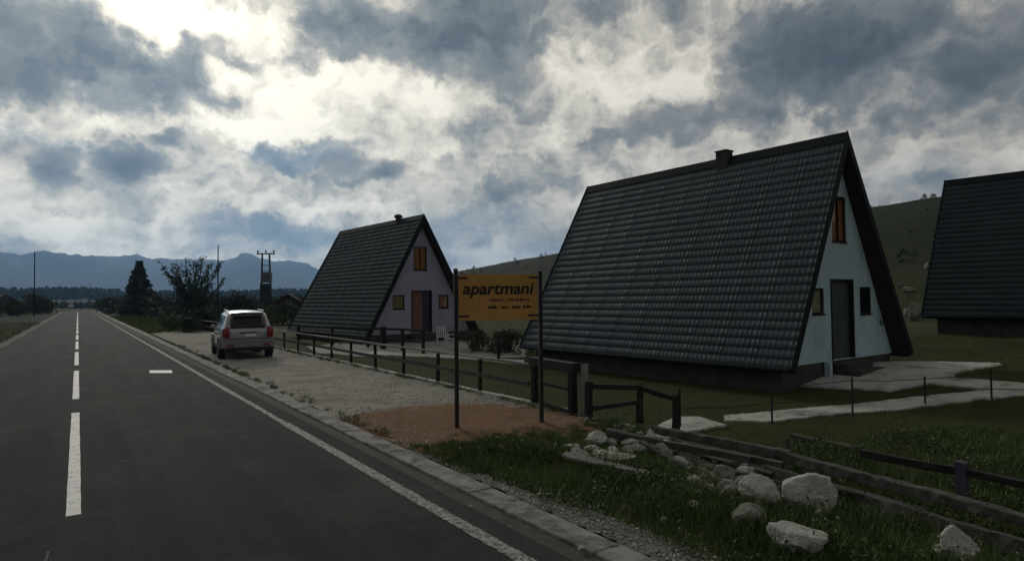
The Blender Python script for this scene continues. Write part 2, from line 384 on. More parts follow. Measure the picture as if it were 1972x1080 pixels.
# kerb: real slabs with joints
bm = bmesh.new(); y = -8.0
while y < 190:
    L = 2.0 if y < 60 else 8.0
    dz = random.uniform(-.006, .006); dx = random.uniform(-.015, .015)
    box(bm, 3.50+dx+.0015*max(y, 0), 3.80+dx+.003*max(y, 0), y+.004, y+L-.004, -.12, .022+dz); y += L
kb = obj('kerb', bm, M['kerb'], bevel=.015); tag(kb, kind='structure')
strip('gutter', [3.302, 3.95], ysr, -.012, M['gravel_dark'])
ragged('shoulder', [(-3.45, -8), (-2.99, -8), (-2.99, 200), (-3.75, 200)], .006, M['shoulder'], .07, .5)
ragged('verge_gravel', [(3.80, -6), (4.5, -6), (4.45, 2.5), (4.25, 3.4), (4.22, 4.6), (4.05, 5.6), (4.0, 7.2), (3.98, 8.4), (3.82, 8.6)], .01, M['shoulder'], .05, .1)
# gravel lay-by, earth patch, concrete edge under the fence
ragged('gravel_layby', [(3.82, 8.4), (5.4, 8.3), (7.3, 8.4), (7.42, 12), (7.42, 54), (5.2, 53), (4.2, 50), (3.95, 30), (3.86, 15)], .012, M['layby'], .05, .35)
dpts = [G(655, 838), G(700, 862), G(760, 884), G(860, 888), G(1010, 866), G(1120, 850), G(1168, 838), G(1160, 818), G(1090, 802), G(960, 786), G(820, 776), G(715, 790), G(665, 812)]
def dirt_z(x, y): return float(zg(x, y))+.052+.03*float(sm((x-3.9)/1.2)*sm((7.4-x)/1.0)*sm((12-y)/1.5)*sm((y-7.6)/.8))+.006*float(wob(x, y, 4))
for p in dpts: p.x = max(p.x, 3.92)
ragged('dirt_patch', dpts, 0, M['layby'], .06, .10, drape=dirt_z, grid=.12)
bm = bmesh.new(); y = 9.3
while y < 53:
    box(bm, 7.44, 7.60, y, y+2.38, -.5, .045+random.uniform(-.004, .004)); y += 2.4
tag(obj('concrete_edging', bm, M['concrete'], bevel=.01), kind='structure')
PZ = -.37
def poly(px, z=PZ): return [tuple(GT(u, v)[:2]) for u, v in px]
ragged('patio', poly([(1511, 744), (1719, 755), (1790, 741), (1884, 750), (1990, 757), (1990, 742), (1832, 729), (1855, 717), (1930, 705), (1925, 701), (1732, 697), (1668, 700), (1640, 712), (1600, 724)]), .045, M['concrete'], .03, .12, .1, drape=zg)
ragged('path', poly([(1392, 803), (1500, 793), (1586, 784), (1719, 771), (1887, 753), (2060, 735), (2060, 756), (1887, 772), (1782, 784), (1640, 797), (1480, 814), (1400, 812)]), .038, M['concrete'], .03, .12, .1, drape=zg)
ragged('path', poly([(1180, 824), (1300, 806), (1345, 806), (1400, 822), (1330, 834), (1200, 838)], -.3), .05, M['concrete'], .02, .2, .1, drape=zg)
ragged('gravel_yard', poly([(590, 668), (700, 655), (860, 657), (1010, 655), (1010, 688), (905, 690), (800, 684), (700, 688), (610, 680)], -.25), .03, M['gravel'], .1, .4, .1, drape=zg)
ragged('path', poly([(700, 683), (900, 692), (1010, 703), (1010, 695), (905, 686), (720, 678)], -.3), .05, M['concrete'], .05, .4, .1, drape=zg)

# mountains far beyond the plain
prof = [(-300, 500), (-200, 492), (-100, 478), (-40, 490), (0, 484), (15, 485), (40, 488), (60, 486), (90, 482), (115, 486), (140, 492), (175, 490), (205, 493), (235, 492), (262, 488), (290, 497), (330, 499), (380, 497), (420, 500), (440, 497), (475, 490), (500, 497), (530, 502), (560, 500), (590, 506), (620, 522), (660, 535), (720, 545), (800, 556)]
azs, els = zip(*[azel(u, v) for u, v in prof])
ma = np.radians(np.arange(-62, 24, .18)); mr_ = np.array([3000, 3450, 3850, 4150, 4400, 4600, 4800, 5000, 5250, 5500])
sh = np.array([0, .16, .38, .60, .80, .95, 1.0, .8, .5, 0]); mv = []
for r, s in zip(mr_, sh):
    h = np.tan(np.interp(ma, azs, els))*4800
    w = 1+.10*wob(ma*30, ma*0+r/700, 1.5, 3)*(s < .99)
    rj = r+130*wob(ma*22, ma*9, 1.0, r/900)*(s < .99)
    z = h*s*w+8*wob(ma*160, ma*70, 1.3, 1)*(s > .9)
    mv.append(np.stack([rj*np.sin(ma), rj*np.cos(ma), z-2], -1))
mv = np.array(mv); nr_, na_ = mv.shape[:2]
i, j = np.meshgrid(np.arange(nr_-1), np.arange(na_-1), indexing='ij')
Fm = np.stack([i*na_+j, (i+1)*na_+j, (i+1)*na_+j+1, i*na_+j+1], -1).reshape(-1, 4)
tag(npmesh('mountains', mv.reshape(-1, 3), Fm, M['mountain'], smooth=True), kind='structure')

# ------------------------------------------------------------------ foliage
def leaves(centers, size, squash=.6):
    n = len(centers); C = np.asarray(centers)
    a = rng.normal(size=(n, 3)); a /= np.linalg.norm(a, axis=1, keepdims=True)
    b = rng.normal(size=(n, 3)); b -= (a*b).sum(1, keepdims=True)*a; b /= np.linalg.norm(b, axis=1, keepdims=True)
    s = (size*rng.uniform(.6, 1.35, n))[:, None]
    V = np.stack([C-a*s, C+b*s*squash, C+a*s, C-b*s*squash], 1).reshape(-1, 3)
    return V, np.arange(4*n).reshape(-1, 4)
def blades(P, h, w, lean=.4):
    n = len(P); th = rng.uniform(0, 2*np.pi, n); d = np.stack([np.cos(th), np.sin(th), np.zeros(n)], 1)
    ph = rng.uniform(0, 2*np.pi, n); ln = np.stack([np.cos(ph), np.sin(ph), np.zeros(n)], 1)*(h*lean*rng.uniform(.2, 1.3, n))[:, None]
    hh = (h*rng.uniform(.5, 1.2, n)); ww = (w*rng.uniform(.7, 1.3, n))[:, None]
    up = np.zeros((n, 3)); up[:, 2] = hh
    a = P-d*ww; b = P+d*ww; c = P+d*ww*.6+up*.6+ln*.4; e = P-d*ww*.6+up*.6+ln*.4; t = P+up+ln
    V = np.stack([a, b, c, e, t], 1).reshape(-1, 3)
    k = np.arange(n)[:, None]*5
    Fq = np.concatenate([k+np.array([[0, 1, 2, 3]]), k+np.array([[3, 2, 4, 4]])])
    tri = np.concatenate([k+np.array([[0, 1, 2]]), k+np.array([[0, 2, 3]]), k+np.array([[3, 2, 4]])])
    return V, tri
def inpoly(x, y, P):
    r = np.zeros(len(x), bool); n = len(P)
    for k in range(n):
        x0, y0 = P[k][0], P[k][1]; x1, y1 = P[(k+1) % n][0], P[(k+1) % n][1]
        c = ((y0 > y) != (y1 > y)) & (x < (x1-x0)*(y-y0)/(y1-y0+1e-12)+x0); r ^= c
    return r
paved = [poly([(1511, 744), (1719, 755), (1790, 741), (1884, 750), (1990, 757), (1990, 742), (1832, 729), (1855, 717), (1930, 705), (1925, 701), (1732, 697), (1600, 724)]),
         poly([(1392, 803), (1586, 784), (1887, 753), (2060, 735), (2060, 756), (1887, 772), (1640, 797), (1400, 812)]),
         poly([(1180, 824), (1300, 806), (1345, 806), (1400, 822), (1330, 834), (1200, 838)], -.3),
         [tuple(p[:2]) for p in dpts]]
rough_poly = [(4.0, 8.35), (4.6, 7.75), (5.3, 7.35), (6.6, 6.95), (7.4, 7.1), (8.2, 6.6), (9.8, 6.1), (12.3, 5.6), (17, 4.6), (22, 4.0), (22, -2), (4.3, -2), (4.3, 2.5), (4.1, 3.4), (4.05, 4.6), (3.93, 5.6), (3.9, 7.2), (3.9, 8.5)]
rub_px = [(1085, 866), (1130, 846), (1190, 838), (1320, 868), (1400, 888), (1500, 900), (1520, 950), (1500, 985), (1400, 972), (1330, 935), (1270, 905), (1200, 905), (1120, 885)]
rub = [tuple(GT(u, v)[:2]) for u, v in rub_px]
ragged('rubble_earth', rub, .03, M['rubble'], .10, .10, drape=zg, grid=.15)
def scatter(n, x0, x1, y0, y1, keep):
    x = rng.uniform(x0, x1, n); y = rng.uniform(y0, y1, n); k = keep(x, y); x, y = x[k], y[k]
    return np.stack([x, y, zg(x, y)-.005], 1)
Pn = scatter(150000, 4, 14, -.5, 9, lambda x, y: inpoly(x, y, rough_poly) & ~inpoly(x, y, paved[1]) & ~inpoly(x, y, paved[2]) & ~inpoly(x, y, paved[3]) & (rng.uniform(0, 1, len(x)) < np.where(inpoly(x, y, rub), .26, .45+.5*wob(x, y, 1.4, 3))))
hN = .14+.08*wob(Pn[:, 0], Pn[:, 1], 1.7, 5)+.10*(Pn[:, 0] < 7)*sm((8.8-Pn[:, 1])/2)*(.6+.4*wob(Pn[:, 0], Pn[:, 1], 2.6))
V1, T1 = blades(Pn, np.clip(hN, .05, .3), .0045, .6)
tag(npmesh('grass', V1, T1, M['grass']), 'rough green grass and weeds along the verge in front of the stones', 'grass', kind='stuff')
# broad-leaved weeds
Pc = scatter(2600, 4, 12, .3, 8.8, lambda x, y: inpoly(x, y, rough_poly) & (wob(x, y, 1.6, 9) > .05) & (~inpoly(x, y, rub) | (rng.uniform(0, 1, len(x)) < .12)) & ~inpoly(x, y, paved[2]) & ~inpoly(x, y, paved[3]))
cs = []
for p in Pc:
    h = random.uniform(.08, .36)
    q = rng.normal(size=(26, 3))*np.array([.07, .07, .4*h]); q[:, 2] = np.abs(q[:, 2])+.02
    cs.append(q+p)
V1, T1 = leaves(np.concatenate(cs), .022, .5)
tag(npmesh('weeds', V1, T1, M['leaf']), 'leafy green weeds growing through the verge grass', 'weeds', kind='stuff')
Pf = scatter(170, 5, 14, 1.5, 8, lambda x, y: inpoly(x, y, rough_poly) & (wob(x, y, .9, 2) > .35)); Pf[:, 2] += rng.uniform(.12, .24, len(Pf))
V1, T1 = leaves(Pf, .014, .9)
tag(npmesh('wild_flowers', V1, T1, M['flower']), 'tiny pale yellow and white flowers dotted in the verge grass', 'flowers', kind='stuff')
ox = np.array([[1, 0, 0], [-1, 0, 0], [0, 1, 0], [0, -1, 0], [0, 0, .8], [0, 0, -.8]], float); oT = np.array([[0, 2, 4], [2, 1, 4], [1, 3, 4], [3, 0, 4], [2, 0, 5], [1, 2, 5], [3, 1, 5], [0, 3, 5]])
def pebbles(name, P, s0, s1, mat, label):
    n = len(P); S = (s0+(s1-s0)*rng.uniform(0, 1, n)**4)[:, None, None]*rng.uniform(.6, 1.3, (n, 1, 3)); a = rng.uniform(0, 6.28, n); c, s_ = np.cos(a), np.sin(a)
    V = (ox[None]+rng.normal(0, .18, (n, 6, 3)))*S; V = np.stack([V[..., 0]*c[:, None]-V[..., 1]*s_[:, None], V[..., 0]*s_[:, None]+V[..., 1]*c[:, None], V[..., 2]], -1)+P[:, None, :]
    tag(npmesh(name, V.reshape(-1, 3), (oT[None]+6*np.arange(n)[:, None, None]).reshape(-1, 3), mat), label, 'gravel', kind='stuff')
n_ = 9000; gx = rng.uniform(3.84, 7.4, n_); gy = 8.3+rng.uniform(0, 1, n_)**1.7*30; gz = np.where(gy < 12, .03, .014)
pebbles('loose_gravel', np.stack([gx, gy, gz], 1), .005, .024, M['pebble'], 'loose pale stones scattered over the gravel lay-by')
n_ = 5000; gy = rng.uniform(-1, 9, n_); gx = 3.85+np.abs(rng.normal(0, .25, n_)); pebbles('loose_gravel', np.stack([gx, gy, np.full(n_, .016)], 1), .005, .022, M['pebble'], 'loose pale stones along the kerb at the bottom of the photo')
Pt = []
for _ in range(900):
    cx_, cy0 = random.uniform(3.9, 7.6), random.uniform(6.8, 8.6)+random.gauss(0, .2)
    if random.random() < sm((8.8-cy0-(cx_-3.9)*.12)/1.4): Pt.append(np.stack([rng.normal(cx_, .05, 40), rng.normal(cy0, .05, 40), np.full(40, float(zg(cx_, cy0))+.035)], 1))
for _ in range(120):
    cx_ = 3.86+abs(random.gauss(0, .12)); cy0 = random.uniform(9, 40); Pt.append(np.stack([rng.normal(cx_, .04, 30), rng.normal(cy0, .06, 30), np.full(30, .01)], 1))
for _ in range(150):
    cx_ = 7.36+random.gauss(0, .08); cy0 = random.uniform(9, 40); Pt.append(np.stack([rng.normal(cx_, .04, 30), rng.normal(cy0, .08, 30), np.full(30, .01)], 1))
for pl_ in paved[:3]:
    for q_ in range(len(pl_)):
        a_, b_ = np.array(pl_[q_]), np.array(pl_[(q_+1) % len(pl_)]); L_ = np.hypot(*(b_-a_))
        if L_ > 12: continue
        for _ in range(int(L_*7)):
            c_ = a_+(b_-a_)*random.random()+np.random.default_rng(random.randrange(10**6)).normal(0, .04, 2)
            Pt.append(np.stack([rng.normal(c_[0], .05, 14), rng.normal(c_[1], .05, 14), np.full(14, float(zg(*c_)))], 1))
Pt = np.concatenate(Pt); V1, T1 = blades(Pt, np.full(len(Pt), .09), .004, .8)
tag(npmesh('grass', V1, T1, M['grass']), 'sparse grass tufts growing through the edges of the gravel and orange earth', 'grass', kind='stuff')
hs = [(15.582, 31.12, .0944, .298), (18.051, 9.299, .0454, .266), (36.011, 2.822, .1254, 1.116)]
def in_house(x, y):
    r = np.zeros(len(x), bool)
    for hx, hy, a, _ in hs:
        lx = (x-hx)*math.cos(a)+(y-hy)*math.sin(a); ly = -(x-hx)*math.sin(a)+(y-hy)*math.cos(a)
        r |= (np.abs(lx) < 3.3) & (ly > .3) & (ly < 10.6)
    return r
Pl = scatter(230000, 7.65, 30, 3.5, 30, lambda x, y: ~in_house(x, y) & ~inpoly(x, y, paved[0]) & ~inpoly(x, y, paved[1]) & ~inpoly(x, y, paved[2]) & ~(inpoly(x, y, rough_poly)) & (rng.uniform(0, 1, len(x)) < 11/(y+3)))
V1, T1 = blades(Pl, np.full(len(Pl), .035), .006, .6)
tag(npmesh('lawn_grass', V1, T1, M['lawn']), 'short mown lawn around the triangular houses', 'grass', kind='stuff')
Pl = scatter(60000, -12, -3.35, 9, 90, lambda x, y: rng.uniform(0, 1, len(x)) < 30/(y+10))
V1, T1 = blades(Pl, .12+.08*wob(Pl[:, 0], Pl[:, 1], .8), .012, .5)
tag(npmesh('grass', V1, T1, M['lawn']), 'uneven roadside grass on the verge left of the road', 'grass', kind='stuff')
Pl = scatter(30000, 4.1, 12, 50, 120, lambda x, y: x > 4.0)
V1, T1 = blades(Pl, .16+.1*wob(Pl[:, 0], Pl[:, 1], .5), .02, .5)
tag(npmesh('grass', V1, T1, M['lawn']), 'tall roadside grass beyond the far end of the gravel lay-by', 'grass', kind='stuff')

def tree(name, px, base_v, top_v, kind, label, cat='tree', spread=1.0, group=None, mat='leaf', seed=0, dist=None):
    """a tree where the photo's ray at (px, base_v) meets the ground"""
    random.seed(seed); p = G(px, base_v, 0)
    if dist: p = Vector((ray(px, 560).x, ray(px, 560).y, 0)).normalized()*dist
    depth = p.x*sy_+p.y*cy_
    p.z = float(zg(p.x, p.y)); el = ray(px, top_v); top = CAMH+el.z/ math.hypot(el.x, el.y)*math.hypot(p.x, p.y)
    h = top-p.z; t = empty(name, p, random.uniform(0, 6)); bm = bmesh.new(); cs = []
    if kind == 'spruce':
        tube(bm, [(0, 0, -.1), (0.02*h, 0, h*.5), (0, 0, h*.97)], [h*.022, h*.014, h*.003], 7)
        n = 32
        for k in range(n):
            f = k/(n-1); zz = h*(.10+.87*f); R = spread*h*.30*(1-f)**.85*random.uniform(.75, 1.15)+.05*h*(1-f)
            for q in range(9):
                a = random.uniform(0, 6.28); L = R*random.uniform(.6, 1.1); m = 10
                if q < 5: tube(bm, [(0, 0, zz), (L*.9*math.cos(a), L*.9*math.sin(a), zz-L*.28)], [h*.005, h*.002], 3)
                for w in range(m):
                    s = L*(w+1)/m
                    for _ in range(3):
                        cs.append((s*math.cos(a)+random.gauss(0, .02*h), s*math.sin(a)+random.gauss(0, .02*h), zz-s*.28+random.gauss(0, .012*h)))
        V, T = leaves(cs, h*.030, .55)
    elif kind == 'bush':
        for q in range(7):
            a = random.uniform(0, 6.28); L = h*random.uniform(.4, .8)
            tube(bm, [(0, 0, -.05), (L*.4*math.cos(a), L*.4*math.sin(a), L*.6), (L*.7*spread*math.cos(a), L*.7*spread*math.sin(a), L)], [h*.02, h*.012, h*.004], 4)
        for q in range(40):
            a = random.uniform(0, 6.28); rr = spread*h*random.uniform(.0, .62); zz = h*random.uniform(.12, .85)*(1-.3*rr/h/spread)
            for _ in range(95):
                cs.append((rr*math.cos(a)+random.gauss(0, .10*h), rr*math.sin(a)+random.gauss(0, .10*h), max(.03, zz+random.gauss(0, .09*h))))
        V, T = leaves(cs, h*.035, .6)
    else:                              # several upright limbs, open spiky crown
        tube(bm, [(0, 0, -.1), (.01*h, 0, h*.2)], [h*.030, h*.024], 8)
        for q in range(20):
            a = q*2.4+random.uniform(-.3, .3); out = spread*h*random.uniform(.12, .46); zt = h*random.uniform(.68, 1.0)*(1-.22*(out/(spread*h*.46))**2)
            b = random.uniform(.12, .32)*h
            P0 = Vector((0, 0, b*.6)); P1 = Vector((out*.5*math.cos(a), out*.5*math.sin(a), b+(zt-b)*.4)); P2 = Vector((out*math.cos(a), out*math.sin(a), zt))
            pts = [P0.lerp(P1, s) for s in (0, .5)]+[P1, P1.lerp(P2, .5)+Vector((random.uniform(-.02, .02)*h,)*3), P2]
            tube(bm, pts, [h*.014, h*.011, h*.009, h*.006, h*.002], 5)
            for w in range(20):
                s = random.uniform(.05, 1.0); c0 = (P0.lerp(P1, s*2) if s < .5 else P1.lerp(P2, s*2-1))
                a2 = a+random.uniform(-1.5, 1.5); L = h*random.uniform(.05, .14)*(1.25-s*.8)
                e = c0+Vector((L*math.cos(a2), L*math.sin(a2), L*random.uniform(.1, .9)))
                tube(bm, [c0, e], [h*.003, h*.001], 3)
                for _ in range(int(24*(1.25-s*.75))):
                    cs.append(c0.lerp(e, random.uniform(.2, 1.1))+Vector([random.gauss(0, .016*h) for _ in range(3)]))
        for _ in range(2600):          # dense base of the crown
            a = random.uniform(0, 6.28); rr = spread*h*.34*math.sqrt(random.random())
            cs.append((rr*math.cos(a), rr*math.sin(a), h*random.uniform(.03, .42)*(1-.3*rr/h)))
        V, T = leaves([tuple(c) for c in cs], h*.013, .55)
    npmesh('crown', V, T, M[mat], t)
    obj('trunk' if kind != 'bush' else 'stems', bm, M['bark'], t)
    tag(t, label, cat, group)
    return t
tree('spruce_tree', 268, 607, 503, 'spruce', 'dark pointed evergreen tree right of the road in the distance', seed=1, spread=1.15, mat='leaf_dark')
tree('leafy_tree', 372, 614, 480, 'open', 'broad leafy tree with spiky upright branches behind the parked SUV', seed=3, spread=1.0, mat='leaf_dark')
tree('bush', 300, 608, 566, 'bush', 'dark round bush at the foot of the pointed evergreen', 'bush', seed=4, spread=.9, mat='leaf_dark', group='bushes along the road')
tree('bush', 212, 603, 566, 'bush', 'small dark bush where the right road edge meets the far trees', 'bush', seed=5, spread=.9, mat='leaf_dark', group='bushes along the road')
tree('bush', 330, 636, 604, 'bush', 'low green bush at the far end of the gravel lay-by', 'bush', seed=6, spread=1.3, group='bushes along the road')
tree('bush', 362, 640, 606, 'bush', 'low dark bush just left of the parked SUV', 'bush', seed=7, spread=1.2, mat='leaf_dark', group='bushes along the road')
tree('bush', 395, 636, 585, 'bush', 'tall dark bush under the broad leafy tree', 'bush', seed=8, spread=.8, mat='leaf_dark', group='bushes along the road')
tree('bush', 68, 606, 560, 'bush', 'dark bush left of the road near the distant white van', 'bush', seed=9, spread=.8, mat='leaf_dark', group='bushes along the road')
tree('bush', 20, 612, 572, 'bush', 'wide hedge-like bush at the left edge of the photo', 'bush', seed=10, spread=1.4, mat='leaf_dark', group='bushes along the road')
tree('bush', 455, 612, 560, 'bush', 'dark bush right of the thin pole behind the SUV', 'bush', seed=11, spread=.9, mat='leaf_dark', group='bushes behind the parked SUV')
tree('bush', 545, 622, 578, 'bush', 'olive bush between the transformer poles and the far house', 'bush', seed=12, spread=1.3, group='bushes behind the parked SUV')
tree('bush', 486, 610, 572, 'bush', 'small bush left of the transformer poles', 'bush', seed=13, spread=1.2, mat='leaf_dark', group='bushes behind the parked SUV')
tree('bush', 588, 606, 562, 'bush', 'dark bush against the back edge of the lilac house roof', 'bush', seed=14, spread=1.1, mat='leaf_dark', group='bushes behind the parked SUV')
tree('bush', 925, 663, 628, 'bush', 'dark clipped bush seen below the left half of the orange sign', 'bush', seed=15, spread=1.9, mat='leaf_dark', group='bushes below the orange sign')
tree('bush', 985, 664, 630, 'bush', 'dark clipped bush seen below the right half of the orange sign', 'bush', seed=16, spread=1.9, mat='leaf_dark', group='bushes below the orange sign')
random.seed(11)
# far woods, hedges and scrub that read as one mass
def mass(name, pts, hmin, hmax, per, label, cat, mat, lsz=.13, flat=.35):
    cs = []; sz = []
    for p in pts:
        h = random.uniform(hmin, hmax); n = per
        t = rng.uniform(0, 1, n); a = rng.uniform(0, 6.283, n); r = h*flat*(1-t)**.6*np.sqrt(rng.uniform(0, 1, n))
        cs.append(np.stack([p[0]+r*np.cos(a), p[1]+r*np.sin(a), p[2]+h*t], 1)); sz.append(np.full(n, h*lsz))
    sz = np.concatenate(sz); V, T = leaves(np.concatenate(cs), sz, .7)
    tag(npmesh(name, V, T, M[mat]), label, cat, kind='stuff')
fp = []
for _ in range(2600):
    az = math.radians(random.uniform(-16, 26)); r = random.uniform(760, 1010); x, y = r*math.sin(az), r*math.cos(az); fp.append((x, y, float(zg(x, y))-1))
for _ in range(900):
    az = math.radians(random.uniform(-45, 0)); r = random.uniform(850, 1010); x, y = r*math.sin(az), r*math.cos(az); fp.append((x, y, float(zg(x, y))-2))
mass('far_forest', fp, 5, 10, 34, 'dark far-off forest along the foot of the blue mountains', 'forest', 'leaf_far', .16, .5)
hp = []
for (a0, a1, r0, r1, n) in ((-9, -1.5, 150, 420, 160), (1.2, 22, 130, 300, 420), (-2, 3, 330, 430, 120), (12, 24, 90, 130, 60), (4, 9, 100, 160, 50)):
    for _ in range(n):
        az = math.radians(random.uniform(a0, a1)); r = random.uniform(r0, r1); x, y = r*math.sin(az), r*math.cos(az)
        if abs(x) < 5.5 and y < 300: continue
        hp.append((x, y, float(zg(x, y))-.1))
mass('hedgerows', hp, .8, 3.4, 90, 'dark hedges and scrub scattered over the fields beyond the road', 'hedge', 'leaf_dark', .10, .7)
hp = []
for _ in range(70):
    az = math.radians(random.uniform(60, 75)); r = random.uniform(200, 245); x, y = r*math.sin(az), r*math.cos(az); hp.append((x, y, float(zg(x, y))-.2))
for _ in range(150):
    az = math.radians(random.uniform(29, 75)); r = random.uniform(60, 215); x, y = r*math.sin(az), r*math.cos(az); hp.append((x, y, float(zg(x, y))-.1))
mass('hillside_scrub', hp, .4, 1.7, 60, 'dark scrub dotted over the green hill behind the houses', 'scrub', 'leaf_dark', .12, .7)

# ------------------------------------------------------------------ A-frame houses
WH, LH, HH, TL = 3.5, 10.935, 6.356, .167
def roof_y(y, s):                   # ends lean back slightly from eave (s=0) to ridge (s=1)
    f = y/LH; return (TL*s)*(1-f)+(LH-TL*s-y)*0+(y-TL*s*f*0)*1-(TL*s)*f if False else y+(TL*s)*(1-2*f)
def slope_tiles(side, rows=27, waves=72, seam=7):
    SL = math.hypot(WH, HH); nx, nz = HH/SL, WH/SL    # outward normal of the right slope: (HH, WH)
    ys = []; hs_ = []
    per = 6; W = waves*per
    ph = np.arange(W+1)/per
    wave = .5+.5*np.cos(2*np.pi*ph); wave = wave**1.4*.012
    wave = wave+.014*(np.floor(ph) % seam == 0)*(wave > .002)
    yy = ph/waves*LH
    V = []; Fc = []; nv = W+1; r0 = 0
    for r in range(rows):
        for (s, lift) in ((r/rows, .022), ((r+.92)/rows, .005), ((r+.995)/rows, .000)):
            jit = rng.normal(0, .0012, nv)+.006*np.sin(yy*.9+r*.5)*np.sin(r*.37)
            off = .012+lift+wave*(1.0 if lift > .02 else .8)+jit
            y2 = yy+TL*s*(1-2*yy/LH)
            x = (WH*(1-s)+off*nx)*side; z = HH*s+off*nz
            V.append(np.stack([x, y2, z+0*off], 1))
    V = np.concatenate(V); nrw = rows*3
    i, j = np.meshgrid(np.arange(nrw-1), np.arange(W), indexing='ij')
    Fc = np.stack([i*nv+j, i*nv+j+1, (i+1)*nv+j+1, (i+1)*nv+j], -1).reshape(-1, 4)
    if side > 0: pass
    else: Fc = Fc[:, ::-1]
    return V, Fc
def quadprism(bm, pts, vec):        # polygon pts extruded along vec
    a = [bm.verts.new(p) for p in pts]; b = [bm.verts.new(Vector(p)+Vector(vec)) for p in pts]; n = len(pts)
    bm.faces.new(a); bm.faces.new(b[::-1])
    for k in range(n): bm.faces.new((a[k], b[k], b[(k+1) % n], a[(k+1) % n]))
def window(root, x0, x1, z0, z1, yw, pane_mat, frame_mat, name='window', mull=False):
    bm = bmesh.new(); f = .055
    box(bm, x0-f, x0, yw-.035, yw+.06, z0-f, z1+f); box(bm, x1, x1+f, yw-.035, yw+.06, z0-f, z1+f)
    box(bm, x0, x1, yw-.034, yw+.06, z0-f, z0); box(bm, x0, x1, yw-.034, yw+.06, z1, z1+f)
    if mull: box(bm, (x0+x1)/2-.02, (x0+x1)/2+.02, yw-.03, yw+.05, z0, z1)
    w = obj(name, bm, frame_mat, root)
    bm = bmesh.new(); box(bm, x0, x1, yw+.01, yw+.03, z0, z1); obj('pane', bm, pane_mat, w)
    bm = bmesh.new(); box(bm, x0-f-.03, x1+f+.03, yw-.09, yw-.001, z0-f-.035, z0-f-.002); obj('sill', bm, M['wood_dark'], w)
    return w
def house(idx, name, label, wall_mat, roof_mat, gable, ground_drop):
    hx, hy, a, z0 = hs[idx]; root = empty(name, (hx, hy, z0), a); tag(root, label, 'house', 'triangular roofed houses'); yw = .47
    SL = math.hypot(WH, HH); nx, nz = HH/SL, WH/SL; th = .20
    rf = None
    for side in (-1, 1):
        V, Fc = slope_tiles(side); r = npmesh('roof', V, Fc, roof_mat, root)
        m = r.modifiers.new('solid', 'SOLIDIFY'); m.thickness = .008; m.offset = -1
        if rf is None: rf = r
        # timber deck under the sheets
        bm = bmesh.new()
        o = lambda x, z, d: ((x-nx*d)*side, z-nz*d)
        zt = HH-.0; A_ = o(WH, 0, .004); B_ = (0, HH-.004/nz*1); C_ = (0, HH-th/nz); D_ = o(WH, 0, th)
        pf = []
        for (x, z) in (A_, B_, C_, D_):
            s = min(max(z/HH, 0), 1); pf.append(((x, TL*s+.01, z), (x, LH-TL*s-.01, z)))
        va = [bm.verts.new(p[0]) for p in pf]; vb = [bm.verts.new(p[1]) for p in pf]
        bm.faces.new(va); bm.faces.new(vb[::-1])
        for k in range(4): bm.faces.new((va[k], vb[k], vb[(k+1) % 4], va[(k+1) % 4]))
        obj('roof_deck', bm, M['soffit'], root)
        # bargeboard on both ends
        for end in (0, 1):
            bm = bmesh.new(); pf = []
            for (x, z) in (o(WH+.0, 0, -.075), (0, HH+.075/nz), (0, HH-.15/nz), o(WH, 0, .15)):
                s = min(max(z/HH, 0), 1); yv = TL*s if end == 0 else LH-TL*s; pf.append((x, yv, z))
            quadprism(bm, pf, (0, -.03 if end == 0 else .03, 0)); obj('bargeboard', bm, M['roof_edge'], root)
        bm = bmesh.new(); p = o(WH, 0, -.02)
        tube(bm, [(p[0]+.05*side, .02, p[1]-.02), (p[0]+.05*side, LH-.02, p[1]-.02)], .055, 8); obj('gutter', bm, M['roof_edge'], root)
    # ridge cap
    bm = bmesh.new(); rc = []
    for (x, z) in ((-.16, HH-.16*HH/WH+.13), (0, HH+.13), (.16, HH-.16*HH/WH+.13), (.14, HH-.16*HH/WH+.09), (0, HH+.09), (-.14, HH-.16*HH/WH+.09)): rc.append((x, TL-.03, z))
    quadprism(bm, rc, (0, LH-2*TL+.06, 0)); obj('ridge_cap', bm, M['roof_edge'], root)
    # gable walls
    for end in (0, 1):
        bm = bmesh.new(); y0 = yw if end == 0 else LH-yw-.18
        xw = WH-nx*th*1.02-.09; zt = HH-th/nz-.02
        if end == 0:                  # wall with real openings
            cuts = gable['cuts']; zs = sorted({0.0, zt}|{c[2] for c in cuts}|{c[3] for c in cuts})
            def xe(z): return xw*(1-z/zt)
            for za, zb in zip(zs, zs[1:]):
                inside = sorted([c for c in cuts if c[2] <= za+1e-6 and c[3] >= zb-1e-6])
                segs = []; cur = None; L_ = ('e', -1)
                left = L_
                for c in inside: segs.append((left, c[0])); left = c[1]
                segs.append((left, ('e', 1)))
                for l, r in segs:
                    g = lambda q, z: q[1]*xe(z) if isinstance(q, tuple) else q
                    pts = [(g(l, za), y0, za), (g(r, za), y0, za), (g(r, zb), y0, zb), (g(l, zb), y0, zb)]
                    if zb >= zt-1e-6 and len(inside) == 0: pts = pts[:3]
                    quadprism(bm, pts, (0, .18, 0))
            bmesh.ops.remove_doubles(bm, verts=bm.verts, dist=.0005)
        else:
            quadprism(bm, [(-xw, y0, 0), (xw, y0, 0), (0, y0, zt)], (0, .18, 0))
        obj('wall', bm, wall_mat, root)
    bm = bmesh.new(); box(bm, -WH+.36, WH-.36, yw+.03, LH-yw-.03, -ground_drop-.3, -.003); obj('foundation', bm, M['foundation'], root)
    for x0, x1, z0_, z1_, pm in gable['wins']: window(root, x0, x1, z0_, z1_, yw+.06, pm, M['wood_dark'], mull=(z1_-z0_ > 1))
    return root
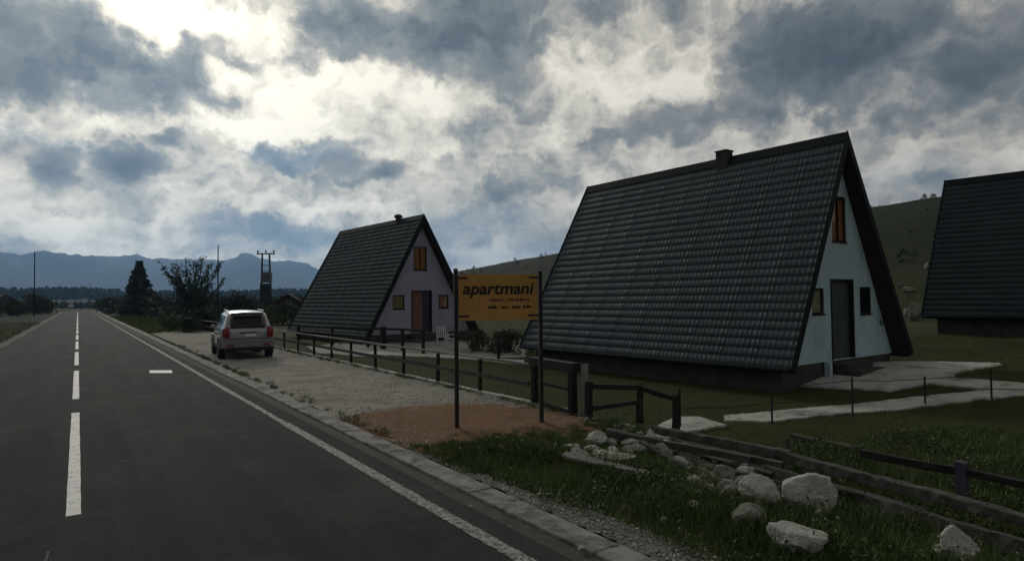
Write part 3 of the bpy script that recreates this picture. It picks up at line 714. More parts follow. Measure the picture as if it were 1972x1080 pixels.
M['roof_edge'] = surf('dark_roof_edge', (.007, .013, .014), (.013, .021, .022), 3, .7, .1, 20, spec=.2)
def win(x0, x1, z0, z1, m): return (x0, x1, z0, z1, m)
f = .057
g1 = dict(wins=[win(-.32, .40, 3.42, 4.62, M['curtain_orange']), win(-1.52, -.98, 1.38, 1.98, M['curtain_cream']), win(1.24, 1.86, 1.32, 2.02, M['glass'])])
g1['cuts'] = [(w[0]-f, w[1]+f, w[2]-f, w[3]+f) for w in g1['wins']]+[(-.56, .78, .02, 2.30)]
h2 = house(1, 'triangular_house', 'large white triangular house with green tiled roof right of the sign', M['white_wall'], M['roof_tile'], g1, .7)
def door(root, x0, x1, z1, yw, panels, frame_mat, name='door', recess=.10):
    bm = bmesh.new(); t = .06
    box(bm, x0, x0+t, yw-.02, yw+.15, .025, z1-t); box(bm, x1-t, x1, yw-.02, yw+.15, .025, z1-t); box(bm, x0, x1, yw-.02, yw+.15, z1-t, z1)
    fr = obj('door_frame', bm, frame_mat, root)
    for (a, b, m) in panels:
        bm = bmesh.new(); box(bm, a+.003, b-.003, yw+recess, yw+recess+.045, .03, z1-t-.004)
        for zz in (.25, 1.2):
            box(bm, a+.10, b-.10, yw+recess-.012, yw+recess-.002, zz, zz+.8 if zz < 1 else z1-.22)
        d = obj(name, bm, m, root)
    bm = bmesh.new(); a = panels[0][1]; tube(bm, [(a-.07, yw+recess-.045, 1.05), (a-.18, yw+recess-.045, 1.05)], .012, 6); box(bm, a-.09, a-.06, yw+recess-.05, yw+recess, 1.0, 1.14); obj('handle', bm, M['rim'], d)
door(h2, -.56, .78, 2.30, .47, [(-.50, .42, M['door_green']), (.42, .72, M['door_green'])], M['wood_dark'])
bm = bmesh.new(); box(bm, -.72, 1.0, -.35, .46, -.74, -.22); box(bm, -.62, .9, .02, .46, -.22, -.04); obj('doorstep', bm, M['foundation'], h2, bevel=.01)
bm = bmesh.new(); box(bm, -1.02, -.88, .30, .46, -.74, .02); obj('downpipe_box', bm, M['white_wall'], h2, bevel=.01)
bm = bmesh.new(); box(bm, -.21, .17, 3.98, 4.38, HH-.5, HH+.30); box(bm, -.24, .20, 3.95, 4.41, HH+.30, HH+.345)
obj('chimney', bm, M['foundation'], h2, bevel=.01)
bm = bmesh.new(); box(bm, 2.42, 2.52, .40, .47, .9, 1.06); obj('meter_box', bm, M['grey_tin'], h2)
g0 = dict(wins=[win(-.42, .30, 3.48, 4.66, M['curtain_orange']), win(-1.72, -1.12, 1.38, 2.02, M['curtain_yellow']), win(1.16, 1.72, 1.40, 2.02, M['curtain_red'])])
g0['cuts'] = [(w[0]-f, w[1]+f, w[2]-f, w[3]+f) for w in g0['wins']]+[(-.64, .66, .02, 2.32)]
h1 = house(0, 'triangular_house', 'lilac triangular house with orange door and blinds behind the fences', M['lilac_wall'], M['roof_tile_dark'], g0, .5)
door(h1, -.64, .66, 2.32, .47, [(-.58, .10, M['door_orange']), (.10, .60, M['door_navy'])], M['wood_dark'])
bm = bmesh.new(); lathe(bm, [(.15, HH-.4), (.15, HH+.20), (.24, HH+.20), (.24, HH+.32), (.14, HH+.40), (.02, HH+.42)], org=(0, 2.95, 0), n=16)
obj('chimney', bm, M['foundation'], h1, smooth=False)
bm = bmesh.new(); box(bm, -.8, .9, -.2, .46, -.5, -.05); obj('doorstep', bm, M['foundation'], h1, bevel=.01)
g2 = dict(wins=[], cuts=[]); g2['wins'] = [win(-.32, .40, 3.42, 4.62, M['glass'])]; g2['cuts'] = [(w[0]-f, w[1]+f, w[2]-f, w[3]+f) for w in g2['wins']]
h3 = house(2, 'triangular_house', 'dark roofed triangular house cut off by the right edge of the photo', M['white_wall'], M['roof_tile_dark'], g2, 1.0)

# ------------------------------------------------------------------ orange sign on two posts
pL, pR = G(880, 825, .03), G(1043, 815, .03)
ax = (pR-pL); SW = ax.length; sa = math.atan2(ax.y, ax.x)
sign = empty('roadside_sign', pL, sa); tag(sign, 'orange apartment sign on two dark posts beside the lay-by', 'sign')
for x, h in ((0, 2.57), (SW, 2.53)):
    bm = bmesh.new(); box(bm, x-.032, x+.032, -.032, .032, -.3, h); obj('post', bm, M['metal_post'], sign, bevel=.004)
bz0, bz1 = 1.725, 2.475
bm = bmesh.new(); box(bm, .045, SW-.045, -.012, .012, bz0, bz1); board = obj('board', bm, M['sign_face'], sign, bevel=.003)
for x0, x1, z in ((.033, .19, bz1-.055), (SW-.19, SW-.033, bz1-.05), (.033, .21, bz0+.075), (SW-.21, SW-.033, bz0+.075)):
    bm = bmesh.new(); box(bm, x0, x1, -.026, -.0125, z-.014, z+.014); obj('bracket', bm, M['metal_post'], sign)
def text(body, x0, width, z, hgt, parent, shear=.18, off=.004, y=-.016):
    cu = bpy.data.curves.new('t', 'FONT'); cu.body = body; cu.size = 1; cu.shear = shear; cu.extrude = .001; cu.offset = off
    t = bpy.data.objects.new('t', cu); COL.objects.link(t); bpy.context.view_layer.update()
    me = bpy.data.meshes.new_from_object(t.evaluated_get(bpy.context.evaluated_depsgraph_get()))
    bpy.data.objects.remove(t); co = np.array([v.co[:] for v in me.vertices]); lo, hi = co.min(0), co.max(0)
    sx = width/(hi[0]-lo[0]); sz = hgt
    for v in me.vertices:
        v.co = ((v.co.x-lo[0])*sx+x0, y-v.co.z*1.0, z+v.co.y*sz)
    return link('lettering', me, M['sign_ink'], parent)
text('apartmani', .11, SW-.22, bz0+.43, .275, board, off=.022)
random.seed(5)
bm = bmesh.new()                      # two lines of small print, too blurred in the photo to read
for zz, xs in ((bz0+.31, (.56, .80, .84, .98, 1.02, 1.26)), (bz0+.19, (.53, .70, .74, .90, .94, 1.10, 1.14, 1.28))):
    for a, b in zip(xs[::2], xs[1::2]):
        x = a*SW/1.44; bm = bmesh.new()
        while x < b*SW/1.44-.02:
            w = random.uniform(.016, .026); h0 = random.choice((0, 0, .004)); h1_ = random.choice((.036, .042, .05))
            for q in range(random.choice((2, 3))):
                xx = x+q*w*.42; box(bm, xx, xx+.007, -.0155, -.0125, zz+h0, zz+h1_)
            zz2 = zz+random.choice((h0, h1_-.007, h1_*.45)); box(bm, x, x+w*.9, -.0162, -.0125, zz2, zz2+.007)
            x += w+.009
        obj('lettering', bm, M['sign_ink'], board)

# ------------------------------------------------------------------ wooden rail fence along the lay-by
FX = 7.52
fence = empty('rail_fence', (FX, 10, 0)); tag(fence, 'long low wooden fence with two grey rails along the gravel lay-by', 'fence')
us = [(1026, 0)]
ys_post = [at_x(u, 700, FX).y for u in (924, 843, 777, 723, 676, 639, 605, 574, 548)]
st = ys_post[-1]-ys_post[-2] if ys_post[-1]-ys_post[-2] > 1 else 2.2
y = ys_post[-1]
while y < 52: y += 2.6; ys_post.append(y)
for y in ys_post:
    bm = bmesh.new(); beam(bm, (0, y-10, -.2), (random.uniform(-.02, .02), y-10, .745), .07, .07, 3, .005); obj('post', bm, M['wood_dark'], fence)
yend = at_x(1024, 700, FX).y
ends = [yend]+ys_post[1::2]
for z, w in ((.79, .11), (.42, .09)):
    for a, b in zip(ends, ends[1:]):
        bm = bmesh.new(); beam(bm, (-.075 if z < .7 else 0, a-10+.01, z+random.uniform(-.015, .01)), (-.075 if z < .7 else 0, b-10-.01, z+random.uniform(-.015, .01)), w if z > .7 else .045, .038 if z > .7 else w, 5, .006)
        obj('rail', bm, M['wood_light'] if z > .7 else M['wood'], fence)
print('posts', [round(v, 2) for v in ys_post], yend)
# dark barrier at the near end of that fence
pa, pb = G(1030, 779, 0), G(1103, 799, 0)
d = (pb-pa); ga = math.atan2(d.y, d.x); gl = d.length
gate = empty('gate_barrier', pa, ga); tag(gate, 'black squared timber barrier frame at the near end of the lay-by fence', 'barrier')
for x in (0, gl):
    bm = bmesh.new(); beam(bm, (x, 0, -.25), (x, 0, .93), .12, .12, 2, .004); obj('post', bm, M['wood_dark'], gate)
bm = bmesh.new(); beam(bm, (-.09, 0, .86), (gl+.12, 0, .86), .16, .16, 2, .004); obj('top_beam', bm, M['wood_dark'], gate)
bm = bmesh.new(); beam(bm, (.07, 0, .07), (gl-.07, 0, .05), .06, .06, 2, .004); obj('bottom_rail', bm, M['wood_dark'], gate)
bm = bmesh.new(); beam(bm, (.07, 0, .46), (gl-.07, 0, .45), .05, .05, 2, .004); obj('middle_rail', bm, M['wood_dark'], gate)
p = G(1126, 803, -.02); bm = bmesh.new(); beam(bm, (p.x, p.y, -.4), (p.x+.01, p.y, .93), .085, .085, 3, .008)
tag(obj('concrete_post', bm, M['kerb'], None), 'pale square concrete post just right of the black barrier', 'post')
# sagging fence between barrier and fallen planks
q = [GT(1133, 808), GT(1232, 824), GT(1302, 838)]; tops = [.62, .42, .30]
o3 = empty('sagging_fence', q[0]); tag(o3, 'short sagging dark wooden fence between the pale post and the fallen planks', 'fence')
for p, zt in zip(q, tops):
    bm = bmesh.new(); L = p-q[0]; beam(bm, (L.x, L.y, -.3), (L.x+.03, L.y, zt-q[0].z*0+.05), .10, .10, 3, .01); obj('post', bm, M['wood_dark'], o3)
for zo, w in ((-.02, .09), (-.42, .08)):
    for a, b, za, zb in ((q[0], q[1], tops[0], tops[1]), (q[1], q[2], tops[1], tops[2])):
        if zo < -.1 and b is q[2]: continue
        A_ = a-q[0]; B_ = b-q[0]; bm = bmesh.new(); beam(bm, (A_.x-.07, A_.y-.06, za+zo), (B_.x-.07, B_.y-.06, zb+zo*(.7 if zo < -.1 else 1)), .05, w, 4, .008); obj('rail', bm, M['wood_dark'], o3)

# fence near the lilac house
q = [G(u, v, -.25) for u, v in ((575, 664), (640, 668), (709, 672), (775, 676), (815, 680))]
o4 = empty('rail_fence', q[0]); tag(o4, 'dark wooden fence in front of the lilac house', 'fence')
for p in q:
    L = p-q[0]; bm = bmesh.new(); beam(bm, (L.x, L.y, -.2), (L.x, L.y, 1.02), .12, .12, 2, .004); obj('post', bm, M['wood_dark'], o4)
p = G(738, 674, -.25); L = p-q[0]; bm = bmesh.new(); beam(bm, (L.x, L.y, -.2), (L.x, L.y, 1.12), .22, .22, 2, .004); obj('post', bm, M['wood_dark'], o4)
for z in (1.0, .5):
    for a, b in zip(q, q[1:]):
        A_ = a-q[0]; B_ = b-q[0]; bm = bmesh.new(); beam(bm, (A_.x, A_.y-.08, z), (B_.x, B_.y-.08, z), .05, .11, 2, .004); obj('rail', bm, M['wood_dark'], o4)
p = G(960, 684, -.2); bm = bmesh.new(); beam(bm, (p.x, p.y, -.5), (p.x, p.y, .42), .09, .09, 2, .004)
beam(bm, (p.x-.25, p.y, .43), (p.x+.25, p.y, .43), .2, .05, 1)
tag(obj('wooden_post', bm, M['wood_dark']), 'short dark post on the gravel yard seen below the orange sign', 'post')

# garden chairs (white)
def chair(p, rz, label):
    t = empty('garden_chair', p, rz); tag(t, label, 'chair', 'white garden chairs by the lilac house'); m = M['white_plastic']
    bm = bmesh.new(); box(bm, -.24, .24, -.23, .23, .42, .45); obj('seat', bm, m, t, bevel=.01)
    for x in (-.22, .22):
        for y in (-.21, .21): bm = bmesh.new(); beam(bm, (x*1.08, y*1.1, 0), (x, y, .42), .045, .045); obj('leg', bm, m, t)
    bm = bmesh.new(); rot = Matrix.Rotation(-.2, 3, 'X')
    for k in range(5): box(bm, -.22+k*.095, -.22+k*.095+.06, -.012, .012, .02, .46, rot, (0, .24, .45))
    box(bm, -.25, .25, -.016, .016, .46, .52, rot, (0, .24, .45)); obj('backrest', bm, m, t)
    for x in (-.26, .26):
        bm = bmesh.new(); beam(bm, (x, -.22, .64), (x, .26, .66), .05, .03); beam(bm, (x, -.2, .42), (x, -.2, .63), .04, .04); obj('armrest', bm, m, t)
chair(G(851, 665, -.18), 2.6, 'white plastic garden chair nearer the house door')
chair(G(868, 670, -.18), -2.4, 'white plastic garden chair just left of the left sign post')

# ------------------------------------------------------------------ wire fence on thin steel posts
px = [(1310, 826, 748), (1487, 815, 738), (1642, 801, 727), (1782, 781, 719), (1910, 770, 694)]
pts = [GT(u, v) for u, v, _ in px]
wf = empty('wire_fence', pts[0]); tag(wf, 'thin wire fence on slim dark steel posts along the concrete path', 'fence')
tp = []
for (u, v, vt), p in zip(px, pts):
    L = p-pts[0]; dep = p.x*sy_+p.y*cy_; h = (v-vt)/F*dep; tp.append(h)
    bm = bmesh.new(); tube(bm, [(L.x, L.y, -.3), (L.x+random.uniform(-.01, .01), L.y, h)], .021, 8); obj('post', bm, M['metal_post'], wf)
ext = pts+[pts[-1]+(pts[-1]-pts[-2])*2]; tp.append(tp[-1])
for fr in (.92, .5):
    bm = bmesh.new()
    for k in range(len(ext)-1):
        A_ = ext[k]-pts[0]; B_ = ext[k+1]-pts[0]; m = (A_+B_)/2
        tube(bm, [(A_.x, A_.y, tp[k]*fr), (m.x, m.y, (tp[k]+tp[k+1])/2*fr-.03), (B_.x, B_.y, tp[k+1]*fr)], .008, 4)
    obj('wire', bm, M['metal_post'], wf)

# ------------------------------------------------------------------ fallen timbers
def timber(name, label, a, b, w, h, za, zb, mat='wood', n=9, jit=.012, roll=0.0):
    P0 = GH(*a, za+.05); P1 = GH(*b, zb+.05); bm = bmesh.new(); beam(bm, Vector((0, 0, 0)), P1-P0, w, h, n, jit, roll)
    o = obj(name, bm, M[mat], bevel=.012); o.location = P0; tag(o, label, 'beam', 'fallen timbers by the rubble'); return o
timber('fallen_beam', 'weathered grey plank lying nearest the dirt patch, its tip beside the path', (1168, 832), (1445, 884), .15, .10, .10, .10)
timber('fallen_beam', 'long grey pole running behind the rubble to the leaning stub post', (1258, 826), (1522, 876), .12, .12, .14, .20, n=18, jit=.014)
timber('fallen_beam', 'thin grey pole lying just below the long pole behind the rubble', (1300, 850), (1510, 896), .08, .09, .08, .10, n=12, jit=.012)
timber('fallen_beam', 'thick mossy beam slanting from the stub post to the right edge', (1520, 880), (2010, 1010), .14, .12, .22, .20, n=26, jit=.015)
timber('fallen_beam', 'low dark beam with a pale upper edge right of the largest white boulder', (1475, 905), (1990, 1062), .10, .16, .06, .06, n=24, jit=.012, roll=.15)
timber('fallen_beam', 'short grey plank lying in the grass behind the stub post', (1525, 838), (1650, 862), .14, .06, .02, .02)
timber('fallen_plank', 'flat pale brown plank lying in the rubble beside the verge grass', (1085, 875), (1245, 912), .20, .05, .08, .05, 'wood_light')
timber('fallen_beam', 'short dark board crossing over the first fallen plank near the slab', (1235, 850), (1330, 905), .11, .04, .20, .06)
timber('fallen_beam', 'split grey board lying flat between the rubble and the long pole', (1340, 872), (1490, 912), .16, .04, .04, .05)
timber('fallen_beam', 'dark thin board sticking out left of the largest white boulder', (1385, 900), (1520, 935), .09, .05, .10, .03)
timber('fallen_beam', 'broken grey board end lying right of the largest white boulder', (1600, 935), (1790, 985), .13, .05, .12, .05)
P0 = GT(1519, 903); bm = bmesh.new(); beam(bm, (P0.x, P0.y, -.4), (P0.x-.02, P0.y+.02, P0.z+.45), .07, .07, 4, .008, .3)
tag(obj('stub_post', bm, M['wood']), 'short grey stub post standing among the fallen beams', 'post')
# low rail with its own post at the right edge
a = GH(1660, 872, .34); b = GH(2010, 938, .34); c = GT(1862, 1000)
o5 = empty('low_rail_fence', c); tag(o5, 'low black rail on a bluish post in the grass at the right edge', 'fence')
bm = bmesh.new(); beam(bm, a-c, b-c, .10, .09, 8, .01); obj('rail', bm, M['wood_dark'], o5)
mid = a.lerp(b, .6)-c
bm = bmesh.new(); beam(bm, (mid.x, mid.y, -.35), (mid.x, mid.y, mid.z+.12), .12, .12, 4, .008); obj('post', bm, M['post_blue'] if 'post_blue' in M else M['wood'], o5)

# ------------------------------------------------------------------ stones
def rock(p, sx, sy, sz, seed, mat='stone', sub=3, rz=0, sharp=.5, bury=.25):
    r = random.Random(seed); bm = bmesh.new(); bmesh.ops.create_icosphere(bm, subdivisions=sub+1, radius=1)
    npl = 7 if sub < 3 else 16
    pl = []
    for k in range(npl):
        q = Vector((r.gauss(0, 1), r.gauss(0, 1), r.gauss(0, .8))).normalized(); pl.append((q, r.uniform(.42, .80)*(.9+.3*(1-sharp))+.12*(1-sharp)))
    for v in bm.verts:
        n = v.co.normalized(); d = 1.0
        for q, c in pl:
            k = n.dot(q)
            if k > .05: d = min(d, c/k)
        if n.z < 0: d = max(d, .7)
        d *= 1+.05*float(wob(n.x*3+seed, n.y*3+n.z*2, 1.8, seed))+.025*float(wob(n.x*9+seed, n.y*9+n.z*7, 1.5, seed))+r.gauss(0, .006)
        v.co = Vector((n.x*d*sx, n.y*d*sy, n.z*d*sz))*1.18
    o = obj('boulder' if max(sx, sy) > .17 else 'stone', bm, M[mat], smooth=False)
    o.location = (p.x, p.y, p.z+sz*(1-bury)); o.rotation_euler = (r.uniform(-.15, .15), r.uniform(-.15, .15), rz)
    return o
def stone_px(u, v, wpx, hpx, seed, label=None, mat='stone', z=None, sharp=.6, group=None, sub=3, rz=None):
    z = -.1 if z is None else z
    p = GT(u, v); p.z += .03+max(0, z)*.8
    dep = p.x*sy_+p.y*cy_; w = wpx/F*dep/2; h = hpx/F*dep/2
    o = rock(p, w, w*.75, h*1.08, seed, mat, sub, -YAW+random.uniform(-.3, .3) if rz is None else rz, sharp, .22)
    tag(o, label, 'rock' , group); return o
stone_px(1553, 985, 116, 66, 3, 'largest smooth white boulder below the fallen beams', z=-.12, sharp=.35)
stone_px(1535, 1066, 112, 56, 8, 'grey-white flat boulder in the grass at the bottom of the photo', z=-.10, sharp=.5)
stone_px(1843, 1090, 92, 66, 12, 'pointed white boulder cut by the bottom edge near the right corner', z=-.12, sharp=.7)
stone_px(1462, 972, 92, 54, 17, 'angular pale boulder touching the left side of the largest boulder', z=-.10, sharp=.95)
stone_px(1440, 946, 56, 34, 18, 'pale pointed stone on top of the rubble left of the largest boulder', z=.0, sharp=1.0)
stone_px(1436, 1020, 68, 46, 21, 'round mossy boulder half hidden in grass below the rubble', 'stone_dirty', z=-.12, sharp=.4)
stone_px(1392, 936, 48, 34, 24, 'grey rounded stone in the middle of the rubble', 'stone_dirty', z=-.06, sharp=.6)
stone_px(1315, 884, 44, 34, 27, 'pale upright slab leaning on the fallen planks', z=.0, sharp=.8)
stone_px(1215, 868, 50, 24, 30, 'pale flat stone beside the tip of the first fallen plank', z=.03, sharp=.9)
stone_px(1180, 893, 110, 22, 33, 'long yellowish-white slab lying in the rubble by the verge grass', z=.02, sharp=.9)
random.seed(21)
rp = [GT(random.uniform(1090, 1500), random.uniform(845, 980)) for _ in range(900)]
rp = np.array([p[:] for p in rp if inpoly(np.array([p.x]), np.array([p.y]), rub)[0]]); rp[:, 2] += .04
pebbles('rubble', rp, .015, .05, M['pebble'], 'small pale stone chips lying between the larger stones of the rubble')
for k in range(92):
    t = random.random()
    if k < 16 or 46 <= k < 58: u, v = random.gauss(1205, 42), random.gauss(872, 13); zz = .03
    elif k > 62: u, v = random.gauss(1425, 42), random.gauss(945, 22); zz = -.05
    elif 16 <= k < 20: u, v = random.gauss(1140, 25), random.gauss(862, 8); zz = .02
    else: u, v = 1290+t*180+random.gauss(0, 12), 905+t*75+random.gauss(0, 18); zz = -.06
    if u > 1490: continue
    s = random.choice((11, 13, 16, 20, 26, 34)); fl = random.uniform(.45, .9)
    o = stone_px(u, v, s*1.3, s*fl, 100+k, 'small broken pale stone in the rubble beside the fallen beams', random.choice(('stone', 'stone', 'stone_dirty')), z=zz, sharp=1.0, group='broken stones in the rubble', sub=2)
for (u, v, w, h) in ((1120, 1068, 12, 8), (905, 985, 9, 6), (990, 972, 8, 6), (1278, 1010, 12, 10), (1280, 925, 14, 12), (1360, 925, 12, 8)):
    stone_px(u, v, w, h, int(u), 'lone small pale stone on the verge between kerb and grass' if v > 930 else 'small broken pale stone in the rubble beside the fallen beams', z=.02 if u < 1200 else -.04, sharp=.9,
             group='lone small stones on the verge' if v > 930 else 'broken stones in the rubble', sub=2)
# pale stones on the slope between the two right-hand houses
lab = {0: 'flat pale boulder highest on the slope between the two right houses', 1: 'long pale slab on the slope right of the white house', 2: 'big pale block on the slope just left of the dark roof', 3: 'pale stone low on the slope between the two right houses', 4: 'small pale stone beside the brown soffit of the white house', 5: 'lowest pale flat stone on the slope between the two right houses'}
for k, (u, v, w, h, d) in enumerate(((1785, 512, 12, 14, 62), (1748, 557, 26, 10, 50), (1762, 600, 34, 34, 46), (1748, 600, 16, 22, 45), (1733, 548, 8, 10, 52), (1762, 613, 24, 6, 43))):
    p = GT(u, v+h/2); dep = p.x*sy_+p.y*cy_; ww = w/F*dep/2
    o = rock(p, ww, ww*.8, max(h/F*dep/2, .1), 300+k, 'stone_dirty', 2, 0, 1.0, .1); tag(o, lab[k], 'rock')

# ------------------------------------------------------------------ vehicles
ST = [  # y, underside z, sill x, mid x, belt x, belt z, roof x, roof z, lean
 (0.00, .40, .76, .83, .81, 1.04, .60, 1.64, .34), (.14, .36, .84, .90, .875, 1.06, .67, 1.70, .24), (.9, .30, .88, .93, .90, 1.06, .70, 1.745, .06), (1.9, .28, .89, .93, .905, 1.05, .71, 1.76, 0),
 (2.7, .28, .89, .93, .905, 1.04, .70, 1.72, 0), (3.15, .28, .89, .93, .90, 1.03, .68, 1.50, 0), (3.5, .29, .88, .93, .89, 1.01, .74, 1.13, 0), (4.2, .32, .84, .90, .86, .93, .66, 1.02, 0), (4.55, .38, .70, .78, .74, .78, .52, .84, -.03)]
def prof_pts(s):
    y, zb, xs, xm, xb, zb2, xr, zr, ln = s
    return [(0, zb, 0), (xs*.88, zb, 0), (xs, zb+.13, 0), (xm, zb+.36, 0), (xb, zb2, 0), (xb-.035, zb2+.05, .02*(ln > 0)), (xr+.03, zr-.10, ln*.85), (xr-.07, zr, ln), (0, zr+.035, ln)]
def sec(y):
    for a, b in zip(ST, ST[1:]):
        if a[0] <= y <= b[0]:
            t = (y-a[0])/(b[0]-a[0]); return [a[k]*(1-t)+b[k]*t for k in range(9)]
    return list(ST[-1])
def body_mesh():
    bm = bmesh.new(); rows = []
    for s in ST:
        P = prof_pts(s); y = s[0]
        ring = [(-x, y+d, z) for x, z, d in P[1:-1]]+[(P[-1][0], y+P[-1][2], P[-1][1])]+[(x, y+d, z) for x, z, d in P[1:-1]][::-1]+[(0, y, P[0][1])]
        rows.append([bm.verts.new(q) for q in ring])
    n = len(rows[0])
    for a, b in zip(rows, rows[1:]):
        for k in range(n): bm.faces.new((a[k], a[(k+1) % n], b[(k+1) % n], b[k]))
    for R, e in ((rows[0], 0), (rows[-1], 1)):     # bulged ends: strips left to right
        prs = [(R[k], R[14-k]) for k in range(7)]  # ring index k and its mirror
        prev = None
        for l, r in prs:
            row = [l]
            for c in (.25, .5, .75):
                p = l.co.lerp(r.co, c); p.y += (-.05 if e == 0 else .07)*(1-(2*c-1)**2); row.append(bm.verts.new(p))
            row.append(r)
            if prev:
                for q in range(4): bm.faces.new((prev[q], prev[q+1], row[q+1], row[q]))
            prev = row
        bm.faces.new([prev[0], prev[1], prev[2], prev[3], prev[4], R[7]])
        first = prs[0]
        # bottom: close with the centre vertex
    return bm
def side_patch(y0, y1, k0, t0, k1, t1, side, off=.006, n=4, sl0=0, sl1=0):
    V = []; 
    for q in range(n+1):
        for (kk, tt, sl) in ((k0, t0, sl0), (k1, t1, sl1)):
            yy = y0+(y1-y0)*q/n
            if q == 0: yy += sl if sl > 0 else 0
            if q == n: yy += sl if sl < 0 else 0
            P = prof_pts(sec(yy)); a, b = P[kk], P[kk+1]
            V.append(((a[0]+(b[0]-a[0])*tt+off)*side, yy+(a[2]+(b[2]-a[2])*tt), a[1]+(b[1]-a[1])*tt+off*.3))
    return V, [(2*q, 2*q+2, 2*q+3, 2*q+1) for q in range(n)]
def rear_y(z):
    P = prof_pts(ST[0])
    for a, b in zip(P[1:], P[2:]):
        if a[1] <= z <= b[1] and b[1] > a[1]:
            t = (z-a[1])/(b[1]-a[1]); return a[2]+(b[2]-a[2])*t
    return 0
def rear_patch(pts, off, n=6, top=None):        # pts rows [(z, halfwidth, xcentre)]
    V = []
    for z, hw, xc in pts:
        for q in range(n+1):
            x = xc-hw+2*hw*q/n; V.append((x, rear_y(z)-.05*(1-(x/.84)**2)-off, z))
    Fc = [(r*(n+1)+q, r*(n+1)+q+1, (r+1)*(n+1)+q+1, (r+1)*(n+1)+q) for r in range(len(pts)-1) for q in range(n)]
    return V, Fc
def wheel(parent, x, y, side):
    bm = bmesh.new(); lathe(bm, [(.20, -.11), (.33, -.115), (.362, -.08), (.368, 0), (.362, .08), (.33, .115), (.20, .11)], 'x', (0, 0, 0), 28)
    w = obj('wheel', bm, M['rubber'], parent, smooth=False); w.location = (x, y, .368)
    bm = bmesh.new(); s = side
    lathe(bm, [(.215, .05*s), (.215, .112*s), (.20, .116*s), (.19, .07*s), (.05, .085*s), (.045, .11*s), (.02, .115*s)], 'x', (0, 0, 0), 24)
    for k in range(5):
        a = k*2*math.pi/5; rot = Matrix.Rotation(a, 3, 'X'); box(bm, min(.075*s, .112*s), max(.075*s, .112*s), -.028, .028, .04, .20, rot)
    obj('rim', bm, M['rim'], w)
def solid(o, t=.012):
    m = o.modifiers.new('s', 'SOLIDIFY'); m.thickness = t; m.offset = 1
def make_suv(paint):
    t = empty('parked_suv')
    b = obj('body', body_mesh(), paint, t, smooth=True); ss = b.modifiers.new('sub', 'SUBSURF'); ss.levels = ss.render_levels = 2
    V, Fc = rear_patch([(1.13, .60, 0), (1.25, .615, 0), (1.42, .60, 0), (1.56, .555, 0)], .004); o = pymesh('rear_window', V, Fc, M['glass'], t, True); solid(o, .006)
    for side in (-1, 1):
        for (y0, y1, s0, s1) in ((.45, 1.12, 0, 0), (1.20, 2.02, 0, 0), (2.10, 2.95, 0, -.28)):
            V, Fc = side_patch(y0, y1, 5, .06, 5, .88, side, -.004, 4, s0, s1); o = pymesh('side_window', V, Fc, M['glass'], t); solid(o, .006)
            o.modifiers['s'].offset = 0
        for (y0, y1) in ((1.16, 1.18), (2.05, 2.07)):
            V, Fc = side_patch(y0, y1, 2, .1, 4, .3, side, -.006, 1); o = pymesh('door_gap', V, Fc, M['plastic'], t); solid(o, .004); o.modifiers['s'].offset = 0
        for y in (1.30, 2.20):
            bm = bmesh.new(); box(bm, min(.905*side, .945*side), max(.905*side, .945*side), y, y+.17, .93, .965); obj('door_handle', bm, M['rim'], t, bevel=.008)
        V, Fc = side_patch(.25, 4.2, 2, -.3, 2, .55, side, .002, 12); o = pymesh('side_cladding', V, Fc, M['bumper'], t); solid(o, .01); o.modifiers['s'].offset = 0
        # arches and wheels
        for y in (.90, 3.62):
            bm = bmesh.new()
            for q in range(12):
                a0, a1 = math.pi*q/12, math.pi*(q+1)/12
                p = [(r*math.cos(a), y+0, r*math.sin(a)) for r, a in ((.40, a0), (.46, a0), (.46, a1), (.40, a1))]
                quadprism(bm, [(.80*side, y+c[0], .37+c[2]) for c in p], (.15*side, 0, 0))
            obj('wheel_arch', bm, M['bumper'], t)
            bm = bmesh.new(); lathe(bm, [(.40, .72*side), (.40, .925*side)] if side > 0 else [(.40, -.925), (.40, -.72)], 'x', (0, y, .37), 20); obj('wheel_well', bm, M['plastic'], t)
            wheel(t, .845*side, y, side)
        # mirror, roof rail
        bm = bmesh.new(); box(bm, min(.90*side, 1.04*side), max(.90*side, 1.04*side), 2.86, 2.95, 1.06, 1.19); obj('mirror', bm, paint, t, bevel=.03)
        bm = bmesh.new(); tube(bm, [(.60*side, .60, 1.715), (.61*side, .70, 1.765), (.62*side, 2.2, 1.785), (.61*side, 2.35, 1.72)], .015, 6); obj('roof_rail', bm, M['rim'], t)
        # tail lamp wraps the corner
        bm = bmesh.new()
        V, Fc = rear_patch([(.80, .085, .735*side), (.95, .095, .735*side), (1.10, .085, .725*side), (1.17, .05, .71*side)], .012, 3); o = pymesh('tail_light', V, Fc, M['red_lamp'], t, True); solid(o, .03); bm.free()
        bm = bmesh.new(); box(bm, min(.80*side, .865*side), max(.80*side, .865*side), -.01, .22, .84, 1.12); obj('tail_light', bm, M['red_lamp'], t, bevel=.02)
        bm = bmesh.new(); box(bm, min(.50*side, .74*side), max(.50*side, .74*side), -.125, -.10, .49, .55); obj('reflector', bm, M['red_lamp'], t, bevel=.006)
        bm = bmesh.new(); box(bm, min(.45*side, .74*side), max(.45*side, .74*side), 4.50, 4.58, .66, .78); obj('headlight', bm, M['glass'], t, bevel=.02)
    # tailgate seams, garnish, plate, bumper
    V, Fc = rear_patch([(.735, .64, 0), (.765, .64, 0)], .006); o = pymesh('tailgate_gap', V, Fc, M['plastic'], t); solid(o, .006)
    V, Fc = rear_patch([(.945, .30, 0), (.985, .30, 0)], .010); o = pymesh('handle_strip', V, Fc, M['plastic'], t); solid(o, .012)
